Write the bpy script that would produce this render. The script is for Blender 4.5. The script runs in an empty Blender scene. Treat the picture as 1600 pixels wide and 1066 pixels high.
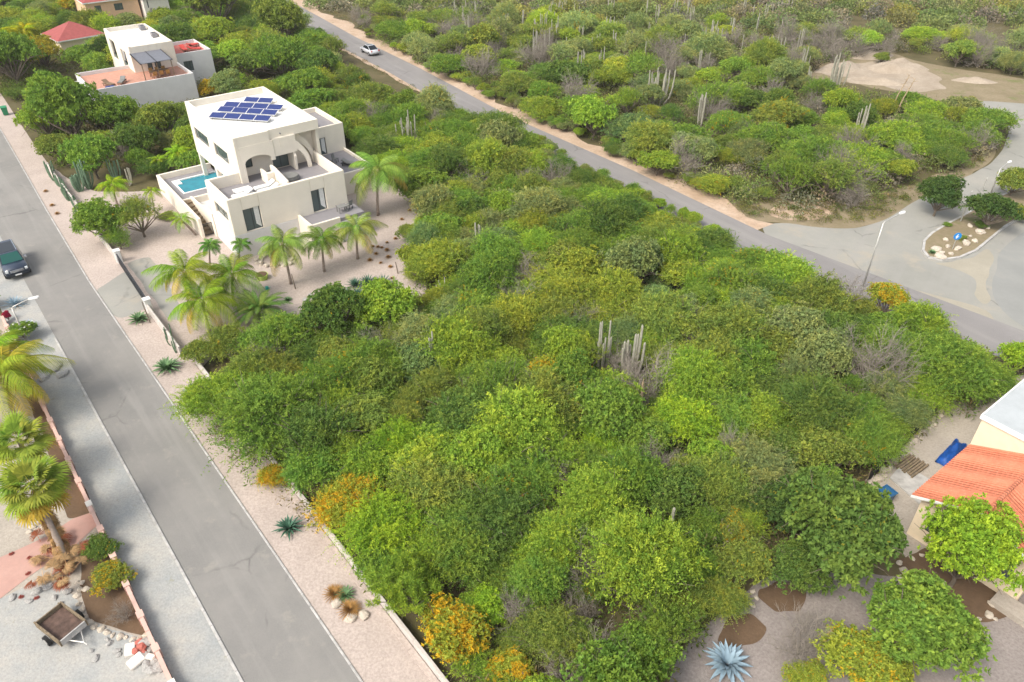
import bpy, bmesh, math, random
import numpy as np
from mathutils import Vector, Matrix
# ------------------------------------------------------------------ camera, world, sun, exposure
sc = bpy.context.scene
CAM_H, FPX, PITCH = 32.0, 1165.0, math.radians(35.5)
cam = bpy.data.cameras.new("camera"); camo = bpy.data.objects.new("camera", cam)
sc.collection.objects.link(camo); sc.camera = camo
camo.location = (0, 0, CAM_H); camo.rotation_euler = (math.radians(90) - PITCH, 0, 0)
cam.sensor_width = 36; cam.lens = 36 * FPX / 1600; cam.clip_end = 5000
SUN_EL, SUN_AZ = math.radians(50), math.radians(228)      # azimuth clockwise from +Y
w = bpy.data.worlds.new("World"); sc.world = w; w.use_nodes = True
nt = w.node_tree; bg = nt.nodes["Background"]
sky = nt.nodes.new("ShaderNodeTexSky"); sky.sky_type = 'NISHITA'; sky.sun_disc = False
sky.sun_elevation = SUN_EL; sky.sun_rotation = SUN_AZ; sky.air_density = 1.0; sky.dust_density = 4.0; sky.ozone_density = 0.6
hs_ = nt.nodes.new('ShaderNodeHueSaturation'); hs_.inputs['Saturation'].default_value = .36; nt.links.new(sky.outputs[0], hs_.inputs['Color']); nt.links.new(hs_.outputs[0], bg.inputs[0]); bg.inputs[1].default_value = 0.15
sl = bpy.data.lights.new("sun", 'SUN'); sl.energy = 1.35; sl.angle = math.radians(20); sl.color = (1, .90, .76)
so = bpy.data.objects.new("sun", sl); sc.collection.objects.link(so)
sd = Vector((math.sin(SUN_AZ) * math.cos(SUN_EL), math.cos(SUN_AZ) * math.cos(SUN_EL), math.sin(SUN_EL)))
so.rotation_euler = (-sd).to_track_quat('-Z', 'Y').to_euler()
vs = sc.view_settings; vs.view_transform = 'Standard'; vs.look = 'None'; vs.gamma = 1; vs.exposure = 0.85
C = sc.collection
R = math.radians

# ------------------------------------------------------------------ survey helpers
def at(px, py, z=0.0):
    u = (px - 800) / FPX; v = (py - 533) / FPX
    dx, dy, dz = u, math.cos(PITCH) - v * math.sin(PITCH), -(math.sin(PITCH) + v * math.cos(PITCH))
    t = (z - CAM_H) / dz
    return Vector((dx * t, dy * t, z))
def pj(p):
    z = p[2] - CAM_H
    dep = p[1] * math.cos(PITCH) - z * math.sin(PITCH); up = p[1] * math.sin(PITCH) + z * math.cos(PITCH)
    return (800 + FPX * p[0] / dep, 533 - FPX * up / dep)
def hat(py, b):
    lo, hi = 0.0, 20.0
    for _ in range(40):
        m = (lo + hi) / 2
        if pj((b[0], b[1], m))[1] > py: lo = m
        else: hi = m
    return lo
SO = Vector((-6.8, 18.4)); SE = Vector((-.6307, .776)); SN = Vector((.776, .6307))   # local street frame
def st(s, n, z=0.0):
    p = SO + SE * s + SN * n
    return Vector((p.x, p.y, z))
def sn(px, py, z=0):
    p = at(px, py, z); d = Vector((p.x, p.y)) - SO
    return d.dot(SE), d.dot(SN)
def inside(x, y, poly):
    c = False; n = len(poly); j = n - 1
    for i in range(n):
        xi, yi = poly[i]; xj, yj = poly[j]
        if (yi > y) != (yj > y) and x < (xj - xi) * (y - yi) / (yj - yi) + xi: c = not c
        j = i
    return c

# ------------------------------------------------------------------ materials
def newmat(name):
    m = bpy.data.materials.new(name); m.use_nodes = True
    return m, m.node_tree, m.node_tree.nodes, m.node_tree.links, m.node_tree.nodes["Principled BSDF"]
def coords(n, l, kind='Object'):
    tc = n.new("ShaderNodeTexCoord"); return tc.outputs[kind]
def noise(n, l, co, scale, detail=4, rough=.6):
    t = n.new("ShaderNodeTexNoise"); t.inputs['Scale'].default_value = scale; t.inputs['Detail'].default_value = detail
    t.inputs['Roughness'].default_value = rough; l.new(co, t.inputs['Vector']); return t.outputs['Fac']
def ramp(n, l, fac, stops):
    r = n.new("ShaderNodeValToRGB"); e = r.color_ramp.elements
    while len(e) < len(stops): e.new(.5)
    for i, (p, c) in enumerate(stops):
        e[i].position = p; e[i].color = (c[0], c[1], c[2], 1)
    l.new(fac, r.inputs[0]); return r.outputs[0]
def mix(n, l, a, b, fac, mode='MIX'):
    m = n.new("ShaderNodeMix"); m.data_type = 'RGBA'; m.blend_type = mode
    def put(s, v):
        if isinstance(v, (tuple, list)): s.default_value = (v[0], v[1], v[2], 1)
        elif isinstance(v, (int, float)): s.default_value = v
        else: l.new(v, s)
    put(m.inputs[6], a); put(m.inputs[7], b); put(m.inputs[0], fac)
    return m.outputs[2]
def bump(n, l, b, h, strength, dist):
    k = n.new("ShaderNodeBump"); k.inputs['Strength'].default_value = strength; k.inputs['Distance'].default_value = dist
    l.new(h, k.inputs['Height']); l.new(k.outputs[0], b.inputs['Normal'])
def ground_mat(name, big, speck, s_big=.25, s_small=9.0, sp_amt=.5, rough=.95, bd=.03, patch=None, cracks=None):
    """big: colour stops over large noise; speck: colour of specks"""
    m, t, n, l, b = newmat(name); co = coords(n, l)
    f1 = noise(n, l, co, s_big, 6, .65); c = ramp(n, l, f1, big)
    f2 = noise(n, l, co, s_small, 3, .7)
    k = ramp(n, l, f2, [(.35, (0, 0, 0)), (.7, (1, 1, 1))])
    mm = n.new("ShaderNodeMath"); mm.operation = 'MULTIPLY'; mm.inputs[1].default_value = sp_amt; l.new(k, mm.inputs[0])
    c = mix(n, l, c, speck, mm.outputs[0])
    if patch:
        f3 = noise(n, l, co, patch[0], 5, .7); k3 = ramp(n, l, f3, [(patch[1], (0, 0, 0)), (patch[2], (1, 1, 1))])
        c = mix(n, l, c, patch[3], k3)
    if cracks:
        v_ = n.new("ShaderNodeTexVoronoi"); v_.feature = 'DISTANCE_TO_EDGE'; v_.inputs['Scale'].default_value = cracks[0]
        nz = n.new("ShaderNodeTexNoise"); nz.inputs['Scale'].default_value = 1.2; nz.inputs['Detail'].default_value = 5; l.new(co, nz.inputs['Vector'])
        mx_ = n.new("ShaderNodeMix"); mx_.data_type = 'VECTOR'; mx_.inputs[0].default_value = .35; l.new(co, mx_.inputs[4]); l.new(nz.outputs['Color'], mx_.inputs[5]); l.new(mx_.outputs[1], v_.inputs['Vector'])
        kc = ramp(n, l, v_.outputs['Distance'], [(0, (.75, .75, .75)), (.012, (0, 0, 0))])
        gate = ramp(n, l, noise(n, l, co, .25, 3), [(.48, (0, 0, 0)), (.6, (1, 1, 1))])
        c = mix(n, l, c, (.12, .115, .11), mix(n, l, kc, gate, 1.0, 'MULTIPLY'))
        s0_ = n.new("ShaderNodeMapping"); s0_.inputs['Rotation'].default_value = (0, 0, cracks[1]); l.new(co, s0_.inputs['Vector']); st_ = n.new("ShaderNodeMapping"); st_.inputs['Scale'].default_value = (1.1, .06, 1); l.new(s0_.outputs[0], st_.inputs['Vector'])
        c = mix(n, l, c, (.30, .29, .27), ramp(n, l, noise(n, l, st_.outputs[0], 1.0, 4), [(.5, (0, 0, 0)), (.8, (.7, .7, .7))]))
    l.new(c, b.inputs['Base Color']); b.inputs['Roughness'].default_value = rough
    b.inputs['Specular IOR Level'].default_value = .2
    bump(n, l, b, f2, .6, bd)
    return m
def plain(name, col, rough=.6, metal=0, var=.08, scale=3.0, spec=.4, bmp=0):
    m, t, n, l, b = newmat(name); co = coords(n, l)
    f = noise(n, l, co, scale, 4)
    c = ramp(n, l, f, [(.3, tuple(x * (1 - var) for x in col)), (.7, tuple(min(1, x * (1 + var)) for x in col))])
    l.new(c, b.inputs['Base Color']); b.inputs['Roughness'].default_value = rough; b.inputs['Metallic'].default_value = metal
    b.inputs['Specular IOR Level'].default_value = spec
    if bmp: bump(n, l, b, noise(n, l, co, scale * 8, 3), .5, bmp)
    return m
M = {}
M['soil'] = ground_mat('litter_soil', [(.3, (.06, .05, .028)), (.5, (.10, .085, .045)), (.7, (.15, .115, .07))], (.13, .12, .04), .3, 5, .5)
M['asphalt'] = ground_mat('worn_asphalt', [(.3, (.175, .172, .163)), (.5, (.21, .203, .19)), (.72, (.255, .243, .224))], (.29, .28, .265), .22, 26, .5, bd=.008, patch=(.8, .58, .74, (.285, .27, .24)), cracks=(.22, -math.radians(39)))
M['road'] = ground_mat('main_road_asphalt', [(.3, (.185, .176, .172)), (.7, (.24, .228, .22))], (.29, .28, .28), .12, 18, .4, bd=.006, patch=(.3, .58, .8, (.27, .26, .25)), cracks=(.16, -math.radians(35)))
M['concrete'] = ground_mat('pale_worn_asphalt', [(.3, (.24, .24, .215)), (.55, (.30, .295, .265)), (.75, (.36, .34, .30))], (.25, .25, .23), .13, 12, .4, bd=.006, patch=(.22, .55, .7, (.34, .31, .255)), cracks=(.18, .6))
M['lane'] = ground_mat('bluish_worn_asphalt', [(.3, (.22, .225, .215)), (.55, (.26, .265, .25)), (.75, (.31, .30, .275))], (.24, .24, .23), .2, 12, .4, bd=.006)
M['dust'] = ground_mat('tan_dust', [(.3, (.31, .285, .225)), (.7, (.38, .345, .275))], (.27, .26, .22), .3, 8, .5, bd=.006)
M['gravel_pink'] = ground_mat('pink_gravel', [(.3, (.42, .355, .31)), (.7, (.52, .44, .39))], (.24, .20, .18), .35, 7, .55, bd=.03)
M['gravel_blue'] = ground_mat('grey_gravel', [(.32, (.30, .32, .32)), (.5, (.38, .38, .36)), (.7, (.46, .43, .38))], (.22, .22, .21), .4, 8, .5, bd=.03, patch=(1.0, .62, .75, (.30, .29, .22)))
M['gravel_beige'] = ground_mat('beige_gravel', [(.3, (.36, .32, .27)), (.7, (.46, .41, .35))], (.22, .20, .17), .4, 7, .5, bd=.03)
M['gravel_dusky'] = ground_mat('dusky_gravel', [(.3, (.24, .215, .20)), (.7, (.33, .295, .27))], (.16, .13, .12), .5, 7, .6, bd=.03, patch=(.7, .6, .75, (.20, .16, .13)))
M['sand'] = ground_mat('sandy_shoulder', [(.3, (.40, .28, .19)), (.5, (.50, .37, .27)), (.72, (.58, .46, .36))], (.28, .22, .16), .35, 3, .5, patch=(.6, .60, .72, (.17, .16, .07)))
M['white_sand'] = ground_mat('pale_sand', [(.3, (.31, .255, .195)), (.7, (.43, .365, .29))], (.22, .18, .13), .3, 3, .4, bd=.06)
M['dirt'] = ground_mat('brown_dirt', [(.3, (.20, .16, .10)), (.7, (.30, .24, .165))], (.16, .15, .07), .3, 3, .5, patch=(.35, .55, .7, (.15, .17, .06)))
M['bed'] = ground_mat('brown_soil_bed', [(.3, (.10, .065, .04)), (.7, (.16, .105, .065))], (.09, .06, .035), .8, 8, .4)
M['path'] = ground_mat('pink_paving', [(.3, (.42, .25, .21)), (.7, (.50, .31, .26))], (.36, .25, .22), .8, 5, .3, bd=.01)
M['kerb'] = plain('kerb_concrete', (.42, .41, .39), .9, var=.25, scale=2, bmp=.01)
M['white'] = plain('white_render', (.75, .69, .59), .85, var=.05, scale=.7, bmp=.004)
M['white_cool'] = plain('pale_plinth_render', (.62, .61, .60), .9, var=.06, scale=.8, bmp=.004)
M['roofwhite'] = plain('white_roof_coating', (.66, .66, .63), .8, var=.10, scale=.9)
M['deck'] = plain('grey_deck', (.235, .225, .235), .8, var=.06, scale=1.5)
M['terracotta'] = plain('terracotta_floor', (.48, .25, .18), .8, var=.15, scale=3)
M['redfloor'] = plain('red_floor', (.42, .12, .10), .8, var=.2, scale=3)
M['peach'] = plain('peach_render', (.72, .48, .30), .9, var=.05)
M['cream'] = plain('cream_render', (.74, .62, .45), .9, var=.05)
M['pinkwall'] = plain('pink_render', (.60, .40, .335), .9, var=.10, scale=2, bmp=.004)
M['pinkwhite'] = plain('pale_pillar_render', (.70, .66, .60), .9, var=.06)
M['greyroof'] = plain('grey_flat_roof', (.40, .43, .44), .85, var=.12, scale=.8)
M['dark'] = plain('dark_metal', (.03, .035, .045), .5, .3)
M['steel'] = plain('galvanised_steel', (.50, .49, .46), .45, .5, var=.1)
M['frame_white'] = plain('white_paint', (.75, .75, .73), .5)
M['black'] = plain('black_rubber', (.015, .015, .015), .8)
M['wood'] = plain('weathered_wood', (.20, .155, .10), .9, var=.4, scale=6)
M['darkwood'] = plain('dark_red_wood', (.12, .035, .025), .7)
M['rock'] = plain('limestone_rock', (.50, .44, .36), .95, var=.25, scale=5, bmp=.04)
M['greyrock'] = plain('grey_rock', (.36, .35, .33), .95, var=.3, scale=5, bmp=.04)
M['redstone'] = plain('red_tile_rubble', (.42, .13, .10), .9, var=.25, scale=5)
M['blue_tarp'] = plain('blue_tarp', (.02, .13, .50), .45, var=.25, scale=2)
M['bluebin'] = plain('blue_plastic', (.02, .10, .22), .4, var=.1)
M['greenbin'] = plain('green_plastic', (.02, .22, .10), .5)
M['turq'] = plain('turquoise_plastic', (.03, .35, .28), .5)
M['limeplastic'] = plain('lime_plastic', (.45, .60, .12), .5)
M['canvas'] = plain('grey_canvas', (.15, .16, .185), .9, var=.1)
M['wallpale'] = plain('pale_weathered_render', (.50, .46, .42), .9, var=.15, scale=1.2, bmp=.005)
M['loadbed'] = plain('dirty_load_bed', (.11, .07, .055), .9, var=.45, scale=3)
M['cushion'] = plain('grey_cushion', (.20, .20, .19), .9)
M['blueprint'] = plain('blue_cushion', (.03, .05, .18), .8)
M['redcloth'] = plain('red_cloth', (.50, .06, .05), .8)
M['teak'] = plain('brown_teak', (.20, .13, .08), .7)
M['bark'] = plain('bark', (.16, .13, .10), .95, var=.35, scale=8, bmp=.02)
M['palmbark'] = plain('palm_bark', (.30, .24, .20), .95, var=.25, scale=7, bmp=.02)
M['twig'] = plain('dead_grey_twigs', (.25, .22, .185), .95, var=.2, scale=3)
M['cactusgrey'] = plain('grey_cactus', (.34, .33, .26), .9, var=.2, scale=3)
M['cactusgreen'] = plain('green_cactus', (.13, .21, .13), .8, var=.2, scale=3)
M['agaveblue'] = plain('blue_agave', (.24, .335, .40), .6, var=.12, scale=4)
M['agavegreen'] = plain('green_agave', (.12, .22, .09), .6, var=.3, scale=4)
M['yucca'] = plain('dark_yucca', (.05, .13, .08), .6, var=.3, scale=4)
M['drygrass'] = plain('dry_grass', (.36, .20, .06), .9, var=.3, scale=9)
M['deadfrond'] = plain('dead_palm_frond', (.36, .27, .17), .95, var=.3, scale=6)
M['flower'] = plain('white_blossom', (.72, .72, .62), .7)
M['magenta'] = plain('magenta_blossom', (.50, .03, .12), .7)
M['orangeflower'] = plain('orange_blossom', (.60, .25, .03), .7)
def glossy(name, col, rough, coat=0, metal=0):
    m, t, n, l, b = newmat(name); b.inputs['Base Color'].default_value = (*col, 1); b.inputs['Roughness'].default_value = rough
    b.inputs['Metallic'].default_value = metal
    b.inputs['Coat Weight'].default_value = coat; return m
M['glass'] = glossy('dark_window_glass', (.085, .115, .115), .06)  # base colour raised to paint in a blue-green reflection
M['carpaint'] = glossy('dark_navy_paint', (.008, .02, .045), .25, 1)
M['carwhite'] = glossy('pale_car_paint', (.55, .57, .60), .25, 1)
M['windscreen'] = glossy('green_tinted_glass', (.015, .09, .075), .08)
M['carglass'] = glossy('car_glass', (.01, .015, .02), .08)
M['headlight'] = glossy('headlight_lens', (.75, .78, .78), .15, .5)
M['chrome'] = glossy('chrome', (.6, .62, .66), .2, 0, .9)
M['bluesign'] = glossy('blue_sign_face', (.01, .22, .60), .4)
M['whitesign'] = glossy('white_sign_mark', (.8, .8, .8), .5)
def pool_mat():
    m, t, n, l, b = newmat('pool_water'); co = coords(n, l)
    f = noise(n, l, co, 1.2, 2); c = ramp(n, l, f, [(.3, (.0, .16, .22)), (.7, (.005, .23, .29))])
    l.new(c, b.inputs['Base Color']); b.inputs['Roughness'].default_value = .08
    bump(n, l, b, noise(n, l, co, 5, 2), .15, .03); return m
M['water'] = pool_mat()
def solar_mat():
    m, t, n, l, b = newmat('solar_cells'); co = coords(n, l)
    br = n.new("ShaderNodeTexBrick"); br.offset = 0; br.inputs['Scale'].default_value = 1.0
    br.inputs['Brick Width'].default_value = .16; br.inputs['Row Height'].default_value = .16; br.inputs['Mortar Size'].default_value = .008
    br.inputs['Color1'].default_value = (.008, .02, .13, 1); br.inputs['Color2'].default_value = (.012, .028, .16, 1); br.inputs['Mortar'].default_value = (.05, .08, .20, 1)
    l.new(co, br.inputs['Vector']); l.new(br.outputs['Color'], b.inputs['Base Color']); b.inputs['Roughness'].default_value = .35; return m
M['solar'] = solar_mat()
def tile_mat():
    m, t, n, l, b = newmat('orange_roof_tiles'); co = coords(n, l)
    wv = n.new("ShaderNodeTexWave"); wv.bands_direction = 'X'; wv.inputs['Scale'].default_value = 1.6; wv.inputs['Distortion'].default_value = .3
    l.new(co, wv.inputs['Vector'])
    wy = n.new("ShaderNodeTexWave"); wy.bands_direction = 'Y'; wy.wave_profile = 'SAW'; wy.inputs['Scale'].default_value = 1.0; l.new(co, wy.inputs['Vector'])
    c = ramp(n, l, wv.outputs['Fac'], [(.0, (.50, .155, .08)), (.5, (.64, .225, .125))])
    c = mix(n, l, c, ramp(n, l, noise(n, l, co, 1.2, 5), [(.3, (.75, .72, .70)), (.7, (1, 1, 1))]), 1.0, 'MULTIPLY')
    c = mix(n, l, c, (.70, .27, .17), ramp(n, l, noise(n, l, co, 7, 3), [(.5, (0, 0, 0)), (.8, (.7, .7, .7))]))
    l.new(c, b.inputs['Base Color']); b.inputs['Roughness'].default_value = .85
    ad = n.new("ShaderNodeMath"); ad.operation = 'ADD'; l.new(wv.outputs['Fac'], ad.inputs[0]); l.new(wy.outputs['Fac'], ad.inputs[1])
    bump(n, l, b, ad.outputs[0], .7, .06); return m
M['tiles'] = tile_mat()
def redroof_mat():
    return plain('dull_red_roof', (.30, .075, .07), .8, var=.15, scale=2)
M['redroof'] = redroof_mat()
def foliage_mat(name, fleck=(.62, .36, .02), stuff=False, transl=.35):
    m = bpy.data.materials.new(name); m.use_nodes = True; t = m.node_tree; n = t.nodes; l = t.links; n.clear()
    out = n.new("ShaderNodeOutputMaterial")
    a = n.new("ShaderNodeAttribute"); a.attribute_name = 'v'
    a2 = n.new("ShaderNodeAttribute"); a2.attribute_name = 'c'
    if stuff:
        k = n.new("ShaderNodeAttribute"); k.attribute_name = 'tint'; base = k.outputs['Color']; alpha = None
    else:
        k = n.new("ShaderNodeObjectInfo"); base = k.outputs['Color']; alpha = k.outputs['Alpha']
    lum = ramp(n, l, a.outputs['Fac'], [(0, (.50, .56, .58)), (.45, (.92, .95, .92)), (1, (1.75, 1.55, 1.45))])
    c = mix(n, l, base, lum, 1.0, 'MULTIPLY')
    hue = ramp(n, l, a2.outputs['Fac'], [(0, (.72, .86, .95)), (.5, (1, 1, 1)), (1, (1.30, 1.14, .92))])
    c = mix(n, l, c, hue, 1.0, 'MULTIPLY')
    if alpha is not None:
        s = n.new("ShaderNodeMath"); s.operation = 'MULTIPLY_ADD'; s.inputs[1].default_value = .35; l.new(a.outputs['Fac'], s.inputs[0])
        s2 = n.new("ShaderNodeMath"); s2.operation = 'MULTIPLY'; s2.inputs[1].default_value = .65; l.new(a2.outputs['Fac'], s2.inputs[0]); l.new(s2.outputs[0], s.inputs[2])
        g = n.new("ShaderNodeMath"); g.operation = 'LESS_THAN'; l.new(s.outputs[0], g.inputs[0]); l.new(alpha, g.inputs[1])
        c = mix(n, l, c, mix(n, l, fleck, lum, .6, 'MULTIPLY'), g.outputs[0])
    d = n.new("ShaderNodeBsdfDiffuse"); tr = n.new("ShaderNodeBsdfTranslucent"); ms = n.new("ShaderNodeMixShader"); ms.inputs[0].default_value = transl
    l.new(c, d.inputs[0]); l.new(c, tr.inputs[0]); l.new(d.outputs[0], ms.inputs[1]); l.new(tr.outputs[0], ms.inputs[2])
    l.new(ms.outputs[0], out.inputs[0]); return m
M['leaf'] = foliage_mat('thorn_foliage', (.60, .40, .03))
M['leaf_young'] = foliage_mat('glossy_foliage', (.36, .34, .05))
M['leaf_pink'] = foliage_mat('blossoming_foliage', (.45, .30, .12))
M['leaf_stuff'] = foliage_mat('scrub_foliage', stuff=True)
M['frond'] = foliage_mat('palm_frond', (.50, .38, .06), transl=.3)

# ------------------------------------------------------------------ mesh helpers
class MB:
    def __init__(s): s.v = []; s.f = []
    def add(s, vs, fs):
        o = len(s.v); s.v += [tuple(p) for p in vs]; s.f += [tuple(i + o for i in f) for f in fs]; return s
    def box(s, x0, x1, y0, y1, z0, z1):
        return s.add([(x0, y0, z0), (x1, y0, z0), (x1, y1, z0), (x0, y1, z0), (x0, y0, z1), (x1, y0, z1), (x1, y1, z1), (x0, y1, z1)],
                     [(0, 3, 2, 1), (4, 5, 6, 7), (0, 1, 5, 4), (1, 2, 6, 5), (2, 3, 7, 6), (3, 0, 4, 7)])
    def hull8(s, lo, hi):
        return s.add(list(lo) + list(hi), [(0, 3, 2, 1), (4, 5, 6, 7), (0, 1, 5, 4), (1, 2, 6, 5), (2, 3, 7, 6), (3, 0, 4, 7)])
    def obox(s, c, ax, ay, hx, hy, z0, z1):
        c = Vector(c); ax = Vector((ax[0], ax[1], 0)).normalized(); ay = Vector((-ax.y, ax.x, 0))
        q = [c + ax * a * hx + ay * b * hy for a, b in ((-1, -1), (1, -1), (1, 1), (-1, 1))]
        return s.hull8([(p.x, p.y, z0) for p in q], [(p.x, p.y, z1) for p in q])
    def tube(s, pts, rad, n=6, cap=True, star=0):
        pts = [Vector(p) for p in pts]
        if not isinstance(rad, (list, tuple)): rad = [rad] * len(pts)
        rings = []
        for i, p in enumerate(pts):
            t = (pts[min(i + 1, len(pts) - 1)] - pts[max(i - 1, 0)])
            t = t.normalized() if t.length > 1e-6 else Vector((0, 0, 1))
            a = t.cross(Vector((0.31, 0.95, 0.02))).normalized(); b = t.cross(a).normalized()
            ring = []
            for k in range(n):
                an = 2 * math.pi * k / n; rr = rad[i] * (1 - star * (k % 2))
                ring.append(p + (a * math.cos(an) + b * math.sin(an)) * rr)
            rings.append(ring)
        vs = [q for r in rings for q in r]; fs = []
        for i in range(len(pts) - 1):
            for k in range(n):
                k2 = (k + 1) % n; fs.append((i * n + k, i * n + k2, (i + 1) * n + k2, (i + 1) * n + k))
        if cap: fs.append(tuple(range(n - 1, -1, -1))); fs.append(tuple((len(pts) - 1) * n + k for k in range(n)))
        return s.add(vs, fs)
    def disc(s, c, r, z0, z1, n=20, sx=1, sy=1):
        lo = [(c[0] + r * sx * math.cos(2 * math.pi * k / n), c[1] + r * sy * math.sin(2 * math.pi * k / n), z0) for k in range(n)]
        hi = [(p[0], p[1], z1) for p in lo]
        return s.add(lo + hi, [tuple(range(n - 1, -1, -1)), tuple(range(n, 2 * n))] + [(k, (k + 1) % n, n + (k + 1) % n, n + k) for k in range(n)])
    def prism(s, poly, axis, a0, a1):
        """polygon (2d) extruded along axis 'x','y','z'"""
        def mk(p, a):
            return (a, p[0], p[1]) if axis == 'x' else ((p[0], a, p[1]) if axis == 'y' else (p[0], p[1], a))
        n = len(poly)
        return s.add([mk(p, a0) for p in poly] + [mk(p, a1) for p in poly],
                     [tuple(range(n - 1, -1, -1)), tuple(range(n, 2 * n))] + [(k, (k + 1) % n, n + (k + 1) % n, n + k) for k in range(n)])
    def build(s, name, mat, parent=None, bevel=0, smooth=False):
        me = bpy.data.meshes.new(name); me.from_pydata(s.v, [], s.f); me.update()
        bm = bmesh.new(); bm.from_mesh(me); bmesh.ops.recalc_face_normals(bm, faces=bm.faces)
        if bevel:
            es = [e for e in bm.edges if len(e.link_faces) == 2 and e.calc_face_angle(0) > .6]
            bmesh.ops.bevel(bm, geom=es, offset=bevel, segments=2, affect='EDGES', clamp_overlap=True)
        bm.to_mesh(me); bm.free()
        if smooth: me.shade_smooth()
        o = bpy.data.objects.new(name, me); C.objects.link(o); me.materials.append(M[mat] if isinstance(mat, str) else mat)
        if parent: o.parent = parent
        return o
def tag(o, label=None, cat=None, group=None, kind=None):
    if label: o['label'] = label
    if cat: o['category'] = cat
    if group: o['group'] = group
    if kind: o['kind'] = kind
    return o
def empty(name, loc=(0, 0, 0), rz=0, label=None, cat=None, group=None):
    o = bpy.data.objects.new(name, None); C.objects.link(o); o.location = loc; o.rotation_euler = (0, 0, rz); o.empty_display_size = .3
    return tag(o, label, cat, group)
def link_mesh(name, me, parent=None):
    o = bpy.data.objects.new(name, me); C.objects.link(o)
    if parent: o.parent = parent
    return o
KIDS = {}
def copy_tree(o, parent=None):
    c = o.copy(); C.objects.link(c)
    if parent: c.parent = parent
    for ch in [x for x in list(C.objects) if x.parent == o]: copy_tree(ch, c)
    return c
def nmesh(name, V, F, attrs, mat, quads=True):
    """numpy mesh: V (n,3), F (m,k)"""
    me = bpy.data.meshes.new(name); k = F.shape[1]
    me.vertices.add(len(V)); me.vertices.foreach_set('co', V.astype(np.float32).ravel())
    me.loops.add(F.size); me.loops.foreach_set('vertex_index', F.astype(np.int32).ravel())
    me.polygons.add(len(F)); me.polygons.foreach_set('loop_start', (np.arange(len(F)) * k).astype(np.int32))
    me.update(calc_edges=True)
    for an, (typ, arr) in attrs.items():
        at_ = me.attributes.new(an, typ, 'FACE'); at_.data.foreach_set('value' if typ == 'FLOAT' else 'color', arr.astype(np.float32).ravel())
    me.materials.append(mat); return me

# ------------------------------------------------------------------ ground sheets
def sheet(name, pts, z, mat, jit=0.0, sub=0, seed=1, kind='structure'):
    rnd = random.Random(seed); P = [Vector((p[0], p[1], z)) for p in pts]
    if sub:
        Q = []
        for i, p in enumerate(P):
            q = P[(i + 1) % len(P)]; n = max(1, int((q - p).length / sub))
            for k in range(n):
                w_ = p.lerp(q, k / n); w_.x += rnd.uniform(-jit, jit); w_.y += rnd.uniform(-jit, jit); Q.append(w_)
        P = Q
        if jit > .05:
            for _ in range(2): P = [v for i in range(len(P)) for v in (P[i].lerp(P[(i + 1) % len(P)], .25), P[i].lerp(P[(i + 1) % len(P)], .75))]
    me = bpy.data.meshes.new(name); me.from_pydata([tuple(p) for p in P], [], [tuple(range(len(P)))])
    bm = bmesh.new(); bm.from_mesh(me); bmesh.ops.triangulate(bm, faces=bm.faces)
    for f in bm.faces:
        if f.normal.z < 0: f.normal_flip()
    bm.to_mesh(me); bm.free()
    o = bpy.data.objects.new(name, me); C.objects.link(o); me.materials.append(M[mat]); return tag(o, kind=kind)
def px(pts, z=0): return [at(a, b, z) for a, b in pts]
sheet('ground', [(-700, -700), (700, -700), (700, 700), (-700, 700)], 0, 'soil')
# local street
RE = [(-30, 0), (45, 0), (62, .45), (79, 1.05), (100, 1.7), (160, 3.6)]
sheet('local_street', [st(-30, -4.1), st(160, -4.1)] + [st(s, n - .01) for s, n in RE[::-1]], .045, 'asphalt')
sheet('right_verge', [st(-30, 2.85), st(30, 2.85), st(60, 3.1), st(85, 3.6), st(110, 4.4), st(160, 6)] + [st(s, n - .05) for s, n in RE[::-1]], .024, 'gravel_pink')
sheet('left_verge', [st(-30, -6.5), st(-30, -4.1), st(110, -4.1), st(110, -6.5)], .02, 'gravel_blue')
def kerb(name, s0, s1, n0a, n0b, wd=.14, h=.13):
    m = MB(); N = max(2, int((s1 - s0) / 1.0))
    for i in range(N):
        a = s0 + (s1 - s0) * i / N; b = s0 + (s1 - s0) * (i + 1) / N - .012
        na = n0a + (n0b - n0a) * i / N; nb = n0a + (n0b - n0a) * (i + 1) / N
        q = [st(a, na), st(a, na + wd), st(b, nb + wd), st(b, nb)]
        m.hull8([(p.x, p.y, 0) for p in q], [(p.x, p.y, h) for p in q])
    return tag(m.build(name, 'kerb', bevel=.015), kind='structure')
for (sa, na), (sb, nb) in zip(RE[:-2], RE[1:-1]): kerb('kerb', max(sa, -25), sb, na - .02, nb - .02, .11, .085)
kerb('kerb', -25, 38, -4.21, -4.21, .13, .1)
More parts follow.
